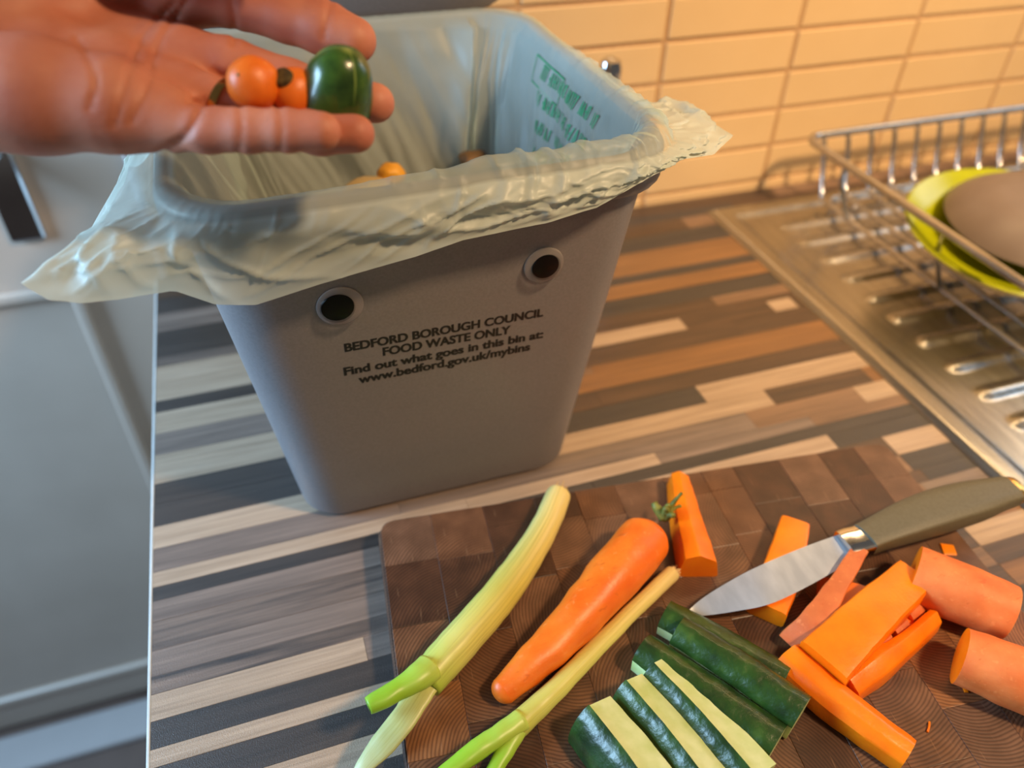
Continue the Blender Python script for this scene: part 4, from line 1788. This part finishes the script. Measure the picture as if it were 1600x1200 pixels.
def ball(name, c, axis, r, mat, n=32, cut=0.8, wob=0.0004):
    """rounded cut end: most of a sphere, sliced flat at the back"""
    prof = [(0, -cut * r)]
    a0 = math.asin(-cut)
    for k in range(15):
        a = a0 + (math.pi / 2 - a0) * k / 14
        prof.append((r * math.cos(a) if k < 14 else 0, r * math.sin(a) * (1.0 if a < 0 else 1.04)))
    o = lathe(name, prof, n, mat, None, c, axis)
    for v_ in o.data.vertices:
        d = (v_.co - c)
        v_.co += d.normalized() * noise.noise(v_.co * 130) * wob
    return o


VIEW = -FW
c1 = gd(397, 131, 0.3240)
o1 = ball('carrot_end', c1, (VIEW * 0.9 - RT * 0.22 - UP * 0.05), 0.0110, CARROT)
o1.name = 'carrot_end'
t1 = empty('carrot_tip', c1)
tag(t1, 'rounded orange carrot tip in the palm, nearest the wrist', 'carrot piece')
adopt(o1, t1)
ax1 = (VIEW * 0.9 - RT * 0.22 - UP * 0.05).normalized()
adopt(lathe('root_scar', [(0, 0.0008), (0.0005, 0.0006), (0.0008, 0.0)], 12, STALK_M, None, c1 + ax1 * 0.0112, ax1), t1)

c2 = gd(461, 146, 0.3320)
ax2 = (VIEW * 0.85 - RT * 0.22 + UP * 0.26).normalized()
t2 = empty('carrot_stub', c2)
tag(t2, 'orange carrot top with a dark stalk scar, in the palm beside the cucumber end', 'carrot piece')
adopt(ball('carrot_end', c2, ax2, 0.0106, CARROT), t2)
SCAR = simple('dark_stalk_scar', lin(56, 44, 22), lin(104, 86, 44), 0.8, 500, 0.5)
adopt(lathe('stalk_scar', [(0, 0.0004), (0.002, 0.0012), (0.0040, 0.0008), (0.0046, -0.0012), (0.0046, -0.003)], 20, SCAR, None, c2 + ax2 * 0.0109, ax2), t2)

c3 = gd(530, 130, 0.3320)
ax3 = (VIEW * 0.62 + RT * 0.32 + UP * 0.50).normalized()


def cuc_end_mat():
    n = NT('cucumber_end_skin')
    f = n.noise(n.coords('Object', (1, 1, 1)), 120, 4)
    c = n.ramp(f, [(0.3, lin(34, 60, 18)), (0.6, lin(60, 92, 30)), (0.85, lin(104, 130, 54))])
    at = n.ramp(n.attr('streak'), [(0.5, (0, 0, 0, 1)), (1.0, (0.75, 0.75, 0.75, 1))])
    c = n.mix(at, c, lin(150, 172, 82))
    n.color(c)
    n.set(Roughness=0.27)
    n.p.inputs['Coat Weight'].default_value = 0.25
    n.bump(f, 0.2, 0.001)
    return n.m


t3 = empty('cucumber_end', c3)
tag(t3, 'dark green rounded cucumber end on the fingertips', 'cucumber')
o3 = nub('cucumber_cap', c3, ax3, 0.0160, 0.032, cuc_end_mat(), 48, 0.88)
q3 = ax3.to_track_quat('Z', 'Y').inverted()
st = []
for v_ in o3.data.vertices:
    p = q3 @ (v_.co - c3)
    a = math.atan2(p.y, p.x)
    f = max(0, math.cos(a * 9)) ** 24 * max(0, min(1, p.z / 0.012 + 0.2))
    f = max(f, 1 - math.hypot(p.x, p.y) / 0.0035 if p.z > 0 else 0)
    st.append(max(0, f) * 0.5 + 0.5 if f > 0.02 else 0.0)
at = o3.data.attributes.new('streak', 'FLOAT', 'POINT')
at.data.foreach_set('value', st)
adopt(o3, t3)
adopt(lathe('stem_scar', [(0, 0.0006), (0.0012, 0.0010), (0.0019, 0.0004), (0.0022, -0.0008)], 16, PEEL_B, None, c3 + ax3 * 0.0148, ax3), t3)

# ring on the ring finger
ra_ = gd(338, 158, 0.3375)
rb_ = gd(420, 193, 0.3360)
rd = (rb_ - ra_).normalized()
rc = ra_.lerp(rb_, 0.18)
rg = lathe('finger_ring', [(0.0106, -0.0018), (0.0113, -0.0018), (0.0116, 0.0), (0.0113, 0.0018), (0.0106, 0.0018), (0.0103, 0), (0.0106, -0.0018)], 40, BRASS, None, rc, rd)
tag(rg, 'thin gold ring at the base of the ring finger', 'ring')
